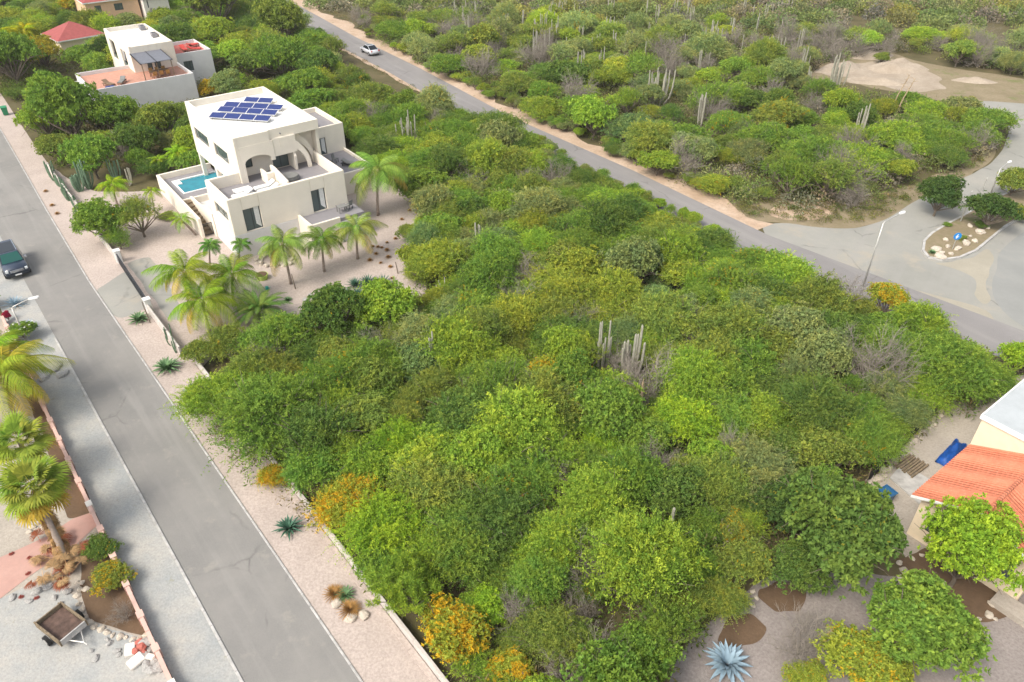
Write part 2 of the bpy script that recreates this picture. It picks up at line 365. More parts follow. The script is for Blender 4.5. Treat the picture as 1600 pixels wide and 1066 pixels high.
# main road
UP = [at(430, -14), at(450, 0), at(505, 30), at(555, 58), at(656, 107), at(800, 184), at(893, 225), at(987, 266), at(1200, 368), at(1600, 518)]
UP = [UP[0] + (UP[0] - UP[1]) * 3] + UP + [UP[-1] + (UP[-1] - UP[-2]) * 1.5]
def offs(P, d):
    o = []
    for i, p in enumerate(P):
        t = (P[min(i + 1, len(P) - 1)] - P[max(i - 1, 0)]).normalized(); n = Vector((t.y, -t.x, 0)); o.append(p + n * d)
    return o
LO = offs(UP, 4.9)
sheet('main_road', UP + LO[::-1], .045, 'road')
rs = random.Random(5)
sho = [p + Vector((rs.uniform(-.2, .2), rs.uniform(-.3, .3), 0)) for p in offs(UP[:-2], -2.3)]
def strip(name, A, B, z, mat):
    V = [(p.x, p.y, z) for p in A] + [(p.x, p.y, z) for p in B]; n = len(A)
    me = bpy.data.meshes.new(name); me.from_pydata(V, [], [(i, i + 1, n + i + 1, n + i) for i in range(n - 1)]); bm = bmesh.new(); bm.from_mesh(me)
    for f in bm.faces:
        if f.normal.z < 0: f.normal_flip()
    bm.to_mesh(me); bm.free(); o = bpy.data.objects.new(name, me); C.objects.link(o); me.materials.append(M[mat]); return tag(o, kind='structure')
def along(P, step):
    o = []
    for i in range(len(P) - 1):
        K = max(1, int((P[i + 1] - P[i]).length / step))
        for k in range(K): o.append((P[i].lerp(P[i + 1], k / K), (P[i + 1] - P[i]).normalized()))
    return o
SA = along(UP[:10], 1.2)
strip('road_shoulder', [p + Vector((t.y, -t.x, 0)) * .6 for p, t in SA], [p - Vector((t.y, -t.x, 0)) * (2.5 + .6 * math.sin(i * .37) + .5 * math.sin(i * .93 + 1) + rs.uniform(-.3, .3)) for i, (p, t) in enumerate(SA)], .036, 'sand')
strip('road_shoulder', [p + Vector((t.y, -t.x, 0)) * 4.4 for p, t in SA], [p + Vector((t.y, -t.x, 0)) * (5.5 + rs.uniform(-.25, .25)) for p, t in SA], .036, 'sand')
# junction
sheet('junction_pavement', px([(1190, 352), (1225, 347), (1275, 356), (1332, 359), (1382, 344), (1428, 317), (1488, 287), (1545, 258), (1566, 235), (1576, 205), (1570, 180), (1530, 166), (1493, 160), (1540, 158), (1640, 165), (1900, 180), (2100, 620), (1600, 540), (1200, 385)]), .033, 'concrete', .12, 2.0, 4)
sheet('side_lane', px([(1640, 345), (1595, 365), (1562, 400), (1548, 440), (1556, 475), (1590, 505), (1700, 560), (1900, 560), (1900, 330)]), .039, 'lane', .25, 2.0, 31)
sheet('junction_dust', px([(1300, 430), (1400, 445), (1480, 470), (1540, 480), (1560, 520), (1600, 545), (1560, 530), (1480, 497), (1380, 455)]), .0385, 'dust', .3, 1.5, 32)
sheet('junction_dust', px([(1455, 412), (1500, 408), (1545, 390), (1552, 400), (1540, 440), (1546, 470), (1532, 476), (1520, 430), (1490, 418)]), .0385, 'dust', .3, 1.2, 33)
sheet('dirt_patch', px([(1120, 300), (1200, 280), (1330, 320), (1420, 290), (1500, 262), (1555, 225), (1562, 235), (1545, 258), (1488, 289), (1428, 319), (1382, 347), (1332, 361), (1275, 358), (1225, 349), (1165, 345), (1090, 318)]), .028, 'dirt', .35, 1.5, 8)
sheet('dirt_patch', px([(1200, 335), (1225, 315), (1270, 318), (1300, 332), (1280, 345), (1235, 346)]), .0345, 'sand', .25, 1.0, 9)
sheet('clearing', px([(1255, 118), (1290, 100), (1340, 82), (1400, 85), (1450, 98), (1530, 112), (1620, 128), (1700, 150), (1700, 175), (1600, 170), (1500, 164), (1440, 152), (1390, 142), (1330, 130), (1290, 128)]), .02, 'dirt', .8, 2.5, 11)
sheet('clearing', px([(1275, 112), (1310, 100), (1345, 100), (1390, 92), (1430, 100), (1460, 115), (1480, 138), (1440, 146), (1395, 138), (1345, 122), (1300, 120)]), .03, 'white_sand', .7, 2, 12)
# island with kerb
ISL = px([(1441, 393), (1443, 378), (1455, 366), (1478, 352), (1505, 338), (1540, 318), (1580, 300), (1640, 280), (1720, 262), (1720, 300), (1640, 320), (1600, 338), (1570, 356), (1548, 374), (1525, 393), (1500, 404), (1472, 408), (1450, 404)])
sheet('traffic_island', ISL, .16, 'dirt')
m = MB()
for i in range(len(ISL)):
    a, b = ISL[i], ISL[(i + 1) % len(ISL)]; t = (b - a).normalized(); n = Vector((t.y, -t.x, 0)) * .16
    q = [a + n * .9, b + n * .9, b - n * .4, a - n * .4]
    m.hull8([(p.x, p.y, 0) for p in q], [(p.x, p.y, .175) for p in q])
tag(m.build('kerb', 'kerb'), kind='structure')
# villa garden gravel
sheet('garden_gravel', px([(78, 262), (150, 300), (250, 300), (330, 262), (545, 240), (600, 285), (660, 318), (675, 350), (665, 372), (662, 400), (670, 440), (660, 475), (600, 480), (520, 495), (440, 500), (380, 530), (330, 560), (300, 600), (262, 545), (190, 420)]), .03, 'gravel_pink', .2, 1.5, 13)
sheet('driveway', px([(150, 455), (196, 424), (236, 478), (190, 500), (175, 490)]), .036, 'concrete', .1, 1, 14)
sheet('driveway', px([(198, 410), (232, 400), (262, 440), (290, 500), (262, 500)]), .036, 'concrete', .1, 1, 15)
sheet('driveway', px([(45, 160), (55, 128), (90, 124), (118, 150), (60, 175)]), .036, 'concrete', .2, 2, 15)
# properties at lower left
sheet('left_yard', [st(-30, -6.7), st(110, -6.7), st(110, -60), st(-30, -60)], .012, 'gravel_beige')
sheet('yard_gravel', px([(-100, 985), (-20, 948), (25, 925), (60, 905), (118, 935), (135, 968), (195, 990), (236, 1000), (262, 1066), (330, 1200), (-400, 1200)]), .018, 'gravel_blue', .12, .7, 16)
sheet('pink_path', px([(-100, 950), (0, 872), (74, 838), (112, 812), (148, 800), (152, 822), (118, 852), (92, 868), (45, 902), (0, 936), (-60, 985), (-200, 1040)]), .027, 'path', .03, .8, 17)
sheet('soil_bed', px([(128, 872), (150, 850), (175, 852), (240, 998), (196, 988), (140, 968), (126, 930)]), .026, 'bed', .06, .6, 18)
sheet('soil_bed', px([(30, 600), (56, 606), (90, 680), (140, 775), (146, 800), (108, 812), (92, 770), (72, 690)]), .026, 'bed', .06, .6, 19)
# bottom right yards
sheet('yard_gravel', px([(1000, 1200), (1040, 1080), (1075, 1000), (1120, 960), (1165, 925), (1200, 900), (1280, 880), (1400, 900), (1700, 880), (1900, 1300)]), .014, 'gravel_dusky', .15, .8, 20)
sheet('yard_gravel', px([(1345, 775), (1400, 705), (1470, 640), (1530, 605), (1700, 560), (1700, 900), (1420, 880), (1380, 820)]), .014, 'gravel_beige', .1, .8, 21)
sheet('soil_bed', px([(1180, 930), (1215, 905), (1260, 925), (1250, 955), (1210, 958)]), .022, 'bed', .1, .4, 22)
sheet('soil_bed', px([(1120, 1010), (1140, 965), (1175, 960), (1200, 985), (1180, 1010)]), .022, 'bed', .1, .4, 24)
sheet('soil_bed', px([(1400, 875), (1450, 855), (1560, 900), (1600, 950), (1540, 975), (1490, 965), (1430, 920)]), .022, 'bed', .1, .4, 23)
# ================================================================== villa
VO = Vector((-23.63, 56.99, 0)); VA = R(37.5)
VR = Vector((math.cos(VA), math.sin(VA), 0)); VD = Vector((-math.sin(VA), math.cos(VA), 0))
def vl(x, y, z=0): return VO + VR * x + VD * y + Vector((0, 0, z))
def wall(m, axis, a0, a1, c0, c1, z0, z1, ops=()):
    """wall along axis ('x' or 'y') from a0..a1, thickness c0..c1, openings (a,b,za,zb)"""
    def bx(a, b, za, zb):
        if b - a < 1e-4 or zb - za < 1e-4: return
        if axis == 'x': m.box(a, b, c0, c1, za, zb)
        else: m.box(c0, c1, a, b, za, zb)
    cur = a0
    for (a, b, za, zb) in sorted(ops):
        bx(cur, a, z0, z1); bx(a, b, z0, za); bx(a, b, zb, z1); cur = b
    bx(cur, a1, z0, z1)
def window(parent, axis, a0, a1, c, z0, z1, name='window', panes=2, t=.05, curtain=False, out=-1):
    """frame with mullions; glass is its child. c = plane of frame front"""
    f = MB(); w_ = .06
    def bx(m, a, b, za, zb, ca, cb):
        ca, cb = min(ca, cb), max(ca, cb)
        if axis == 'x': m.box(a, b, ca, cb, za, zb)
        else: m.box(ca, cb, a, b, za, zb)
    bx(f, a0, a1, z0, z0 + w_, c, c + t); bx(f, a0, a1, z1 - w_, z1, c, c + t)
    bx(f, a0, a0 + w_, z0 + w_, z1 - w_, c, c + t); bx(f, a1 - w_, a1, z0 + w_, z1 - w_, c, c + t)
    for k in range(1, panes):
        x = a0 + (a1 - a0) * k / panes; bx(f, x - w_ / 2, x + w_ / 2, z0 + w_, z1 - w_, c, c + t)
    fo = f.build(name, 'dark', parent)
    g = MB(); bx(g, a0 + .01, a1 - .01, z0 + .01, z1 - .01, c + t * .3, c + t * .6); g.build('pane', 'glass', fo)
    if curtain:
        k = MB(); n = 7
        for i in range(n):
            x0 = a1 - w_ - .03 - (i + 1) * .06; off = (.02 if i % 2 else .0)
            sh = i * .02
            bx(k, x0, x0 + .055, z0 + .08 + sh * 3, z1 - .07, c + out * (.012 + off), c + out * (.03 + off))
        k.build('curtain', 'frame_white', fo)
    return fo
villa = empty('villa', VO, VA, 'large white cube-shaped villa with solar panels on its flat roof and a turquoise pool', 'house')
# lower block
m = MB()
wall(m, 'x', 0, 10.7, 0, .3, 2.3, 5.6, [(1.1, 2.6, 2.36, 4.42), (7.32, 8.66, 2.36, 4.45)])
wall(m, 'y', .3, 5.4, 0, .3, 2.3, 5.6, [(.8, 3.9, 3.2, 4.2)])
wall(m, 'y', .3, 6.3, 10.4, 10.7, 2.3, 5.598)
wall(m, 'x', .3, 3.0, 5.1, 5.4, 2.3, 5.597)
m.build('lower_wall', 'white', villa, .03)
m = MB(); m.box(-.03, 10.73, -.03, .32, 0, 2.3); m.box(-.03, .3, .32, 5.4, 0, 2.3); m.box(10.4, 10.73, .32, 6.3, 0, 2.3); m.box(.3, 3, 5.1, 5.43, 0, 2.3)
m.build('plinth', 'white_cool', villa, .02)
m = MB(); m.box(.3, 10.4, .3, 6.3, 4.35, 4.6); m.build('roof_terrace', 'deck', villa)
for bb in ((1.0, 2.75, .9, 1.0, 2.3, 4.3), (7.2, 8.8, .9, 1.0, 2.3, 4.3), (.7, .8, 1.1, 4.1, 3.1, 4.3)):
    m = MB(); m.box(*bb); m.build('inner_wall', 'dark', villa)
window(villa, 'x', 1.1, 2.6, .22, 2.36, 4.42, 'glass_door', 2, curtain=True)
window(villa, 'x', 7.32, 8.66, .22, 2.36, 4.45, 'glass_door', 2, curtain=True)
window(villa, 'y', .8, 3.9, .16, 3.2, 4.2, 'window', 2)
# upper block
m = MB()
wall(m, 'y', 5.0, 17.6, 3.0, 3.28, 4.0, 8.8, [(7.4, 10.95, 5.48, 6.7), (12.65, 16.5, 5.5, 6.62)])
wall(m, 'x', 3.28, 11.05, 6.3, 6.58, 4.6, 8.2, [(4.08, 4.75, 5.35, 6.66), (6.62, 8.18, 4.62, 6.3)])
wall(m, 'x', 6.2, 11.05, 5.0, 5.28, 7.9, 8.8); wall(m, 'x', 3.28, 6.2, 4.8, 5.08, 7.9, 8.798)
wall(m, 'y', 5.28, 17.6, 10.77, 11.05, 4.6, 8.797)
wall(m, 'x', 3.28, 10.77, 17.32, 17.6, 4.0, 8.797)
m.box(3.0, 3.28, 4.78, 5.0, 4.6, 8.8)
m.build('upper_wall', 'white', villa, .03)
m = MB(); m.box(3.28, 10.77, 5.28, 17.32, 8.0, 8.2); m.box(3.28, 6.2, 5.08, 5.28, 8.0, 8.2); m.build('roof', 'roofwhite', villa)
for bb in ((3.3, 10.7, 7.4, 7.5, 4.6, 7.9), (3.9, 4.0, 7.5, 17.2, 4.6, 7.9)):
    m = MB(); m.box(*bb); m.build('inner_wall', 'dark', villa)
window(villa, 'x', 4.08, 4.75, 6.42, 5.35, 6.66, 'window', 1)
window(villa, 'x', 6.62, 8.18, 6.42, 4.62, 6.3, 'glass_door', 2)
window(villa, 'y', 7.4, 10.95, 3.12, 5.48, 6.7, 'window', 1)
window(villa, 'y', 12.65, 16.5, 3.12, 5.5, 6.62, 'window', 1)
# lower storey of the upper block behind the pool, with open corner
m = MB(); m.box(4.2, 10.9, 5.45, 17.3, 0, 4.0); m.build('ground_floor_wall', 'white_cool', villa)
m = MB(); m.box(3.0, 4.2, 5.4, 17.6, 3.7, 4.0); m.build('overhang', 'white', villa)
for yy in (16.9, 12.0, 7.2):
    m = MB(); m.box(3.0, 3.35, yy, yy + .45, 0, 3.7); m.build('pillar', 'white', villa)
window(villa, 'y', 13, 15.5, 4.14, 1.6, 3.3, 'window', 2)
# front arch canopy (left) : pillar, arched fascia, curved roof
def arc_xz(cx, cz, rx, rz, a0, a1, n=14):
    return [(cx + rx * math.cos(R(a0 + (a1 - a0) * i / n)), cz + rz * math.sin(R(a0 + (a1 - a0) * i / n))) for i in range(n + 1)]
m = MB()
arch = [(3.28, 7.898), (3.28, 4.6), (3.62, 4.6), (3.62, 6.35)] + arc_xz(4.85, 6.35, 1.2, .5, 178, 2, 12) + [(6.05, 6.35), (6.05, 6.1), (6.45, 6.1), (6.45, 7.898)]
m.prism(arch, 'y', 4.78, 5.1)
m.build('arched_canopy', 'white', villa, .02)
m = MB(); m.box(3.28, 6.45, 5.1, 6.3, 7.55, 7.75); m.build('canopy_slab', 'white', villa)
m = MB(); m.box(6.45, 8.6, 4.82, 6.3, 6.35, 7.97); m.build('door_canopy', 'white', villa, .03)
# fin beside the terrace door, and the two quarter arches
m = MB(); m.prism([(4.9, 4.6), (6.3, 4.6), (6.3, 6.9), (5.4, 6.9), (4.75, 6.0)], 'x', 8.2, 8.42); m.build('fin_wall', 'white', villa, .02)
for (x0, xt, y0, y1, tk) in ((9.5, 7.1, 4.8, 5.12, 1), (10.35, 8.0, 5.75, 6.05, 1)):
    outer_ = arc_xz(xt, 4.6, x0 + .28 - xt, 3.35, 0, 90, 16); inner_ = arc_xz(xt, 4.6, x0 - xt - .05, 2.55, 90, 0, 16)
    m = MB(); n_ = len(outer_); pts = outer_ + inner_
    # quad strip for concave shape
    V = [(p[0], y0, p[1]) for p in outer_] + [(p[0], y0, p[1]) for p in inner_[::-1]] + [(p[0], y1, p[1]) for p in outer_] + [(p[0], y1, p[1]) for p in inner_[::-1]]
    F = []
    for i in range(n_ - 1):
        F += [(i, i + 1, n_ + i + 1, n_ + i), (2 * n_ + i, 3 * n_ + i, 3 * n_ + i + 1, 2 * n_ + i + 1), (i, 2 * n_ + i, 2 * n_ + i + 1, i + 1), (n_ + i, n_ + i + 1, 3 * n_ + i + 1, 3 * n_ + i)]
    F += [(0, n_, 3 * n_, 2 * n_), (n_ - 1, 3 * n_ - 1, 4 * n_ - 1, 2 * n_ - 1)]
    m.add(V, F); m.build('quarter_arch', 'white', villa)
m = MB()
# sloping curved skin between the quarter arches
o_ = arc_xz(7.1, 4.6, 2.4, 3.2, 40, 90, 12)
for i in range(len(o_) - 1):
    (xa, za), (xb, zb) = o_[i], o_[i + 1]
    m.hull8([(xa, 5.12, za - .12), (xb, 5.12, zb - .12), (xb, 6.3, zb - .12), (xa, 6.3, za - .12)], [(xa, 5.12, za), (xb, 5.12, zb), (xb, 6.3, zb), (xa, 6.3, za)])
m.build('curved_canopy', 'white', villa)
# divider on the terrace with planter
m = MB(); m.prism([(.32, 4.6), (3.9, 4.6), (3.9, 6.1), (3.2, 6.15), (.32, 5.75)], 'x', 5.45, 5.65)
m.box(4.75, 5.45, 3.0, 3.3, 4.6, 5.75); m.box(4.75, 4.95, 3.3, 4.6, 4.6, 5.7); m.build('terrace_divider', 'white', villa, .02)
# right block and its terraces
m = MB()
wall(m, 'x', 11.05, 17.15, 13.0, 13.25, 2.0, 4.98, [(13.6, 14.95, 2.05, 3.85)])
wall(m, 'y', 13.25, 19.5, 16.9, 17.15, 0, 4.978); wall(m, 'x', 11.05, 16.9, 19.25, 19.5, 0, 4.976)
wall(m, 'y', 17.6, 19.25, 11.05, 11.3, 0, 4.97)
m.box(11.1, 17.13, 13.02, 13.2, 0, 2.0)
m.build('side_wall', 'white', villa, .02)
m = MB(); m.box(11.05, 16.9, 13.25, 19.25, 4.3, 4.5); m.build('roof_terrace', 'deck', villa)
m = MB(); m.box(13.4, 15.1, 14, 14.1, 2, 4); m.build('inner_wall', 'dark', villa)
window(villa, 'x', 13.6, 14.95, 13.12, 2.05, 3.85, 'glass_door', 2, curtain=True)
m = MB(); m.box(10.73, 17.0, 6.7, 13.0, .0, 1.95); m.build('terrace_base', 'white_cool', villa)
m = MB(); m.box(10.73, 16.8, 6.7, 13.0, 1.95, 2.02); m.build('side_terrace', 'deck', villa)
m = MB(); m.box(10.73, 17.0, 6.5, 6.75, 0, 2.3); m.box(16.8, 17.02, 6.75, 13.0, 0, 2.3); m.build('parapet', 'white', villa, .02)
# front patio
m = MB(); m.box(5.9, 11.2, -2.4, -.03, 0, 1.95); m.build('patio_base', 'white_cool', villa)
m = MB(); m.box(6.05, 11.1, -2.3, -.03, 1.95, 2.3); m.build('patio_floor', 'deck', villa)
m = MB(); m.box(5.7, 5.95, -2.6, -.03, 0, 2.62); m.box(5.95, 8.6, -2.6, -2.38, 0, 2.55); m.build('parapet', 'white', villa, .02)
# pool terrace
m = MB(); m.box(-1.25, -1.0, 6.0, 18.6, 0, 1.95); m.box(-1.0, 4.2, 18.35, 18.6, 0, 1.95); m.box(-1.0, 3.0, 11.9, 12.15, 0, 1.5)
m.build('pool_terrace_wall', 'white', villa, .02)
m = MB(); m.box(-1.0, -.25, 12.15, 18.35, .4, 1.4); m.box(-.25, 4.2, 12.15, 13.55, .4, 1.4); m.box(-.25, 4.2, 17.35, 18.35, .4, 1.4); m.build('pool_deck', 'deck', villa)
m = MB(); m.box(-.25, -.05, 13.55, 17.35, .4, 1.44); m.box(-.05, 3.0, 13.55, 13.75, .4, 1.44); m.box(-.05, 4.2, 17.15, 17.35, .4, 1.44); m.box(-.05, .5, 16.2, 17.15, .4, 1.42); m.build('pool_coping', 'frame_white', villa)
m = MB(); m.box(-.05, 4.2, 13.75, 17.15, .4, 1.33); m.build('pool_water', 'water', villa)
m = MB()
for i in range(9): m.box(-1.0, -.12, 6.4 + i * .6, 7.0 + i * .6, 0, .16 * (i + 1))
m.build('stairs', 'wood', villa)
m = MB(); m.prism([(5.43, 0), (11.9, 0), (11.9, 1.7), (9.0, 1.9), (7.5, 2.4), (5.43, 2.35)], 'x', -.12, .1); m.build('stair_wall', 'white', villa, .01)
m = MB(); m.box(.1, 3.0, 7.2, 11.9, 0, .9); m.build('landing', 'white_cool', villa)
gate = MB()
for a in (-.98, -.16): gate.box(a, a + .05, 6.2, 6.25, 0, 1.25)
gate.box(-.98, -.11, 6.2, 6.25, 1.2, 1.25); gate.box(-.98, -.11, 6.2, 6.25, .1, .14)
for i in range(7): gate.box(-.9 + i * .11, -.885 + i * .11, 6.215, 6.23, .14, 1.2)
gate.build('stair_gate', 'dark', villa)
m = MB(); m.box(.9, 1.15, .02 - .12, -.03, 1.35, 1.5); m.build('wall_light', 'dark', villa)
m = MB(); m.tube([(7.3, 5.0, 8.3), (7.3, 4.85, 8.3)], .07, 8); m.build('drain_spout', 'deck', villa)

# solar panels : rows face the camera-right side (south)
pa = -R(2)                                   # world rotation of rows
rows = [((283, 268), (395, 273), 4), ]
def c3(x, y): return (270 + x / 5.076, 130 + y / 5.076)
rows = [((280, 268), (755, 300), 4), ((345, 220), (810, 252), 4), ((395, 182), (855, 210), 4), ((555, 143), (778, 155), 2)]
spn = 0; sp0 = None
for ri, (a, b, n) in enumerate(rows):
    A = at(*c3(*a), 8.45); B = at(*c3(*b), 8.45); d = (B - A); L_ = d.length / n; ux = d.normalized(); ang = math.atan2(ux.y, ux.x)
    for k in range(n):
        p = A + ux * (L_ * (k + .5)); p.z = 8.2
        if sp0 is None:
            t = empty('solar_panel', p, ang); W = 1.72; Dp = 1.05; tl = R(14)
            def tp(x, y, z): return (x, y * math.cos(tl), .22 + y * math.sin(tl) + z)
            m = MB(); m.hull8([tp(-W / 2, 0, 0), tp(W / 2, 0, 0), tp(W / 2, Dp, 0), tp(-W / 2, Dp, 0)], [tp(-W / 2, 0, .035), tp(W / 2, 0, .035), tp(W / 2, Dp, .035), tp(-W / 2, Dp, .035)]); m.build('panel_frame', 'frame_white', t)
            e = .03; m = MB(); m.hull8([tp(-W / 2 + e, e, .02), tp(W / 2 - e, e, .02), tp(W / 2 - e, Dp - e, .02), tp(-W / 2 + e, Dp - e, .02)], [tp(-W / 2 + e, e, .04), tp(W / 2 - e, e, .04), tp(W / 2 - e, Dp - e, .04), tp(-W / 2 + e, Dp - e, .04)]); m.build('cells', 'solar', t)
            for sx in (-.7, .66):
                m = MB(); m.box(sx, sx + .04, .1, .14, 0, .24); m.box(sx, sx + .04, .9, .94, 0, .43); m.box(sx, sx + .04, .1, .94, 0, .03); m.build('mount', 'steel', t)
            sp0 = t
        else:
            t = copy_tree(sp0); t.location = p; t.rotation_euler = (0, 0, ang)
        sc_ = L_ / 1.75; t.scale = (sc_, sc_, sc_)
        rn = ['front row on the villa roof', 'second row on the villa roof', 'third row on the villa roof', 'short back row on the villa roof'][ri]
        cn = ['leftmost', 'second from the left', 'third from the left', 'rightmost'][k] if n == 4 else ['left one', 'right one'][k]
        tag(t, 'blue solar panel, %s in the %s' % (cn, rn), 'solar panel', 'blue solar panels on the villa roof')

# furniture on the villa terraces
def lounger(name, loc, rz, label, frame='frame_white', pad='frame_white', group=None):
    t = empty(name, loc, rz, label, 'sun lounger', group)
    m = MB(); m.box(-.33, .33, -.95, .95, .24, .30)
    for a in (-.3, .24):
        for b in (-.85, .75): m.box(a, a + .06, b, b + .06, 0, .24)
    m.build('frame', frame, t)
    m = MB(); m.box(-.30, .30, -.92, .30, .30, .40); m.build('cushion', pad, t, .02)
    m = MB(); m.hull8([(-.30, .30, .30), (.30, .30, .30), (.30, .92, .62), (-.30, .92, .62)], [(-.30, .27, .40), (.30, .27, .40), (.30, .87, .72), (-.30, .87, .72)]); m.build('backrest', pad, t, .015)
    return t
def table(name, loc, rz, label, w_=1.2, d_=.8, h=.72, mat='frame_white', cat='table'):
    t = empty(name, loc, rz, label, cat)
    m = MB(); m.box(-w_ / 2, w_ / 2, -d_ / 2, d_ / 2, h - .05, h); m.build('table_top', mat, t, .01)
    for a in (-1, 1):
        for b in (-1, 1):
            m = MB(); m.box(a * (w_ / 2 - .08) - .03, a * (w_ / 2 - .08) + .03, b * (d_ / 2 - .08) - .03, b * (d_ / 2 - .08) + .03, 0, h - .05); m.build('leg', mat, t)
    return t
def chair(name, loc, rz, label, mat='cushion', fm='dark', group=None):
    t = empty(name, loc, rz, label, 'chair', group)
    m = MB(); m.box(-.24, .24, -.24, .24, .38, .45); m.build('seat', mat, t, .01)
    m = MB(); m.hull8([(-.24, .20, .45), (.24, .20, .45), (.24, .25, .45), (-.24, .25, .45)], [(-.24, .27, .92), (.24, .27, .92), (.24, .32, .92), (-.24, .32, .92)]); m.build('backrest', mat, t, .01)
    for a in (-.22, .18):
        for b in (-.22, .18):
            m = MB(); m.box(a, a + .04, b, b + .04, 0, .38); m.build('leg', fm, t)
    return t
lounger('sun_lounger', vl(2.0, 2.0, 4.6), VA - R(90), 'white sun lounger on the villa roof terrace, left of the two behind the parapet', group='white loungers on the villa roof terrace')
lounger('sun_lounger', vl(4.2, 2.5, 4.6), VA - R(90), 'white sun lounger on the villa roof terrace, right one beside the divider', group='white loungers on the villa roof terrace')
lounger('sun_lounger', vl(4.2, 1.6, 4.6), VA - R(90), 'white sun lounger on the villa roof terrace, nearest the front parapet', group='white loungers on the villa roof terrace')
table('low_table', vl(2.3, 2.9, 4.6), VA, 'low white table between white loungers on the roof terrace', 1.5, .9, .4)
t = empty('round_daybed', vl(6.9, 3.2, 4.6), 0, 'round dark grey daybed on the villa roof terrace beside the divider', 'daybed')
m = MB(); m.disc((0, 0), .78, .08, .34, 28); m.build('base', 'cushion', t, .04)
m = MB(); m.disc((0, 0), .72, .34, .44, 28); m.build('cushion', 'cushion', t, .03)
chair('lounge_chair', vl(13.3, 16.8, 4.5), VA + 2, 'grey lounge chair on the small upper right terrace, left one', group='chairs on the upper right terrace')
chair('lounge_chair', vl(14.5, 16.2, 4.5), VA + 1, 'grey lounge chair on the small upper right terrace, right one', group='chairs on the upper right terrace')
lounger('sun_lounger', vl(14.2, 15.2, 4.5), VA + R(60), 'grey sun lounger lying across the small upper right terrace', 'dark', 'cushion')
chair('lounge_chair', vl(13.6, 9.3, 2.02), VA + 2.6, 'dark lounge chair on the lower side terrace, nearer the house', group='chairs on the lower side terrace')
chair('lounge_chair', vl(14.6, 10.4, 2.02), VA + .6, 'dark lounge chair on the lower side terrace, nearer the palm', group='chairs on the lower side terrace')
lounger('sun_lounger', vl(15.4, 8.6, 2.02), VA + R(40), 'dark sun lounger on the lower side terrace behind the tall palm', 'dark', 'cushion')
table('patio_table', vl(9.5, -1.2, 2.3), VA, 'small grey table on the ground patio behind the palms', .9, .7, .6, 'cushion')
chair('patio_chair', vl(10.3, -1.0, 2.3), VA + R(200), 'grey chair on the ground patio beside the small table')

# ================================================================== second villa (far left)
h2 = empty('white_house', vl(5.8, 50), VA, 'distant two-storey white house with roof pergola and terracotta terrace', 'house')
m = MB()   # local: origin at (5.8,50)
wall(m, 'y', 0, 12.6, 0, .25, 0, 7.05, [(2.8, 5.4, 3.6, 5.85), (8.2, 10.7, 3.6, 6.1)])
wall(m, 'x', .25, 5.6, 0, .25, 0, 7.0, [(1.75, 2.35, 3.82, 4.9), (2.65, 3.45, 3.82, 5.2)])
wall(m, 'y', .25, 12.6, 5.35, 5.6, 0, 7.0); wall(m, 'x', .25, 5.35, 12.35, 12.6, 0, 7.048)
m.build('wall', 'white', h2, .03)
m = MB(); m.box(.25, 5.35, .25, 12.35, 6.4, 6.55); m.build('roof', 'roofwhite', h2)
m = MB(); m.box(.9, 1.0, 2, 12, 3.4, 6.2); m.build('inner_wall', 'white_cool', h2)
m = MB()
wall(m, 'x', -6.6, 5.6, -6.3, -6.1, 0, 4.25); wall(m, 'y', -6.1, 0, 5.4, 5.6, 0, 4.25); wall(m, 'y', -6.1, 2.8, -6.6, -6.4, 0, 4.25); wall(m, 'x', -6.4, 0, 2.6, 2.8, 0, 4.248)
m.build('terrace_parapet', 'white_cool', h2, .02)
m = MB(); m.box(-6.4, 5.4, -6.1, 0, 3.55, 3.8); m.box(-6.4, 0, 0, 2.6, 3.55, 3.8); m.build('terrace_floor', 'terracotta', h2)
m = MB(); m.box(-8.0, -6.6, -4.5, 5.5, 0, 2.6); m.box(-6.6, 0, 2.8, 5.5, 0, 2.6); m.build('lower_terrace', 'white_cool', h2)
m = MB(); m.box(-7.8, -6.8, -4.2, 2.0, 2.6, 2.68); m.build('plunge_pool', 'deck', h2)
window(h2, 'x', 1.75, 2.35, .1, 3.82, 4.9, 'door', 1); window(h2, 'x', 2.65, 3.45, .1, 3.82, 5.2, 'glass_door', 1)
window(h2, 'y', 2.8, 5.4, .12, 3.6, 4.2, 'window', 1); window(h2, 'y', 8.2, 10.7, .12, 3.6, 4.2, 'window', 1)
m = MB(); wall(m, 'x', 5.6, 10.6, 1.1, 1.3, 0, 5.0, [(6.6, 7.8, 2.6, 3.9)]); wall(m, 'y', 1.3, 8.0, 10.4, 10.6, 0, 5.0); wall(m, 'x', 5.6, 10.4, 7.8, 8.0, 0, 4.99); m.build('annex_wall', 'white_cool', h2, .02)
window(h2, 'x', 6.6, 7.8, 1.18, 2.6, 3.9, 'window', 3)
m = MB(); m.box(5.6, 10.4, 1.3, 7.8, 4.4, 4.55); m.build('annex_terrace', 'redfloor', h2)
pg = empty('pergola', vl(5.9, 45.6, 3.8), VA, 'grey canvas pergola over a dining set on the terracotta terrace', 'pergola')
for x, y in ((0, 0), (3.6, 0), (1.8, 0)):
    m = MB(); m.box(x - .05, x + .05, y - .05, y + .05, 0, 2.05); m.build('post', 'wood', pg)
m = MB()
for i in range(2): m.hull8([(-.1 + i * 1.95, -.2, 2.05), (1.75 + i * 1.95, -.2, 2.05), (1.75 + i * 1.95, 4.4, 2.35), (-.1 + i * 1.95, 4.4, 2.35)], [(-.1 + i * 1.95, -.2, 2.11), (1.75 + i * 1.95, -.2, 2.11), (1.75 + i * 1.95, 4.4, 2.41), (-.1 + i * 1.95, 4.4, 2.41)])
m.build('canvas', 'canvas', pg)
m = MB()
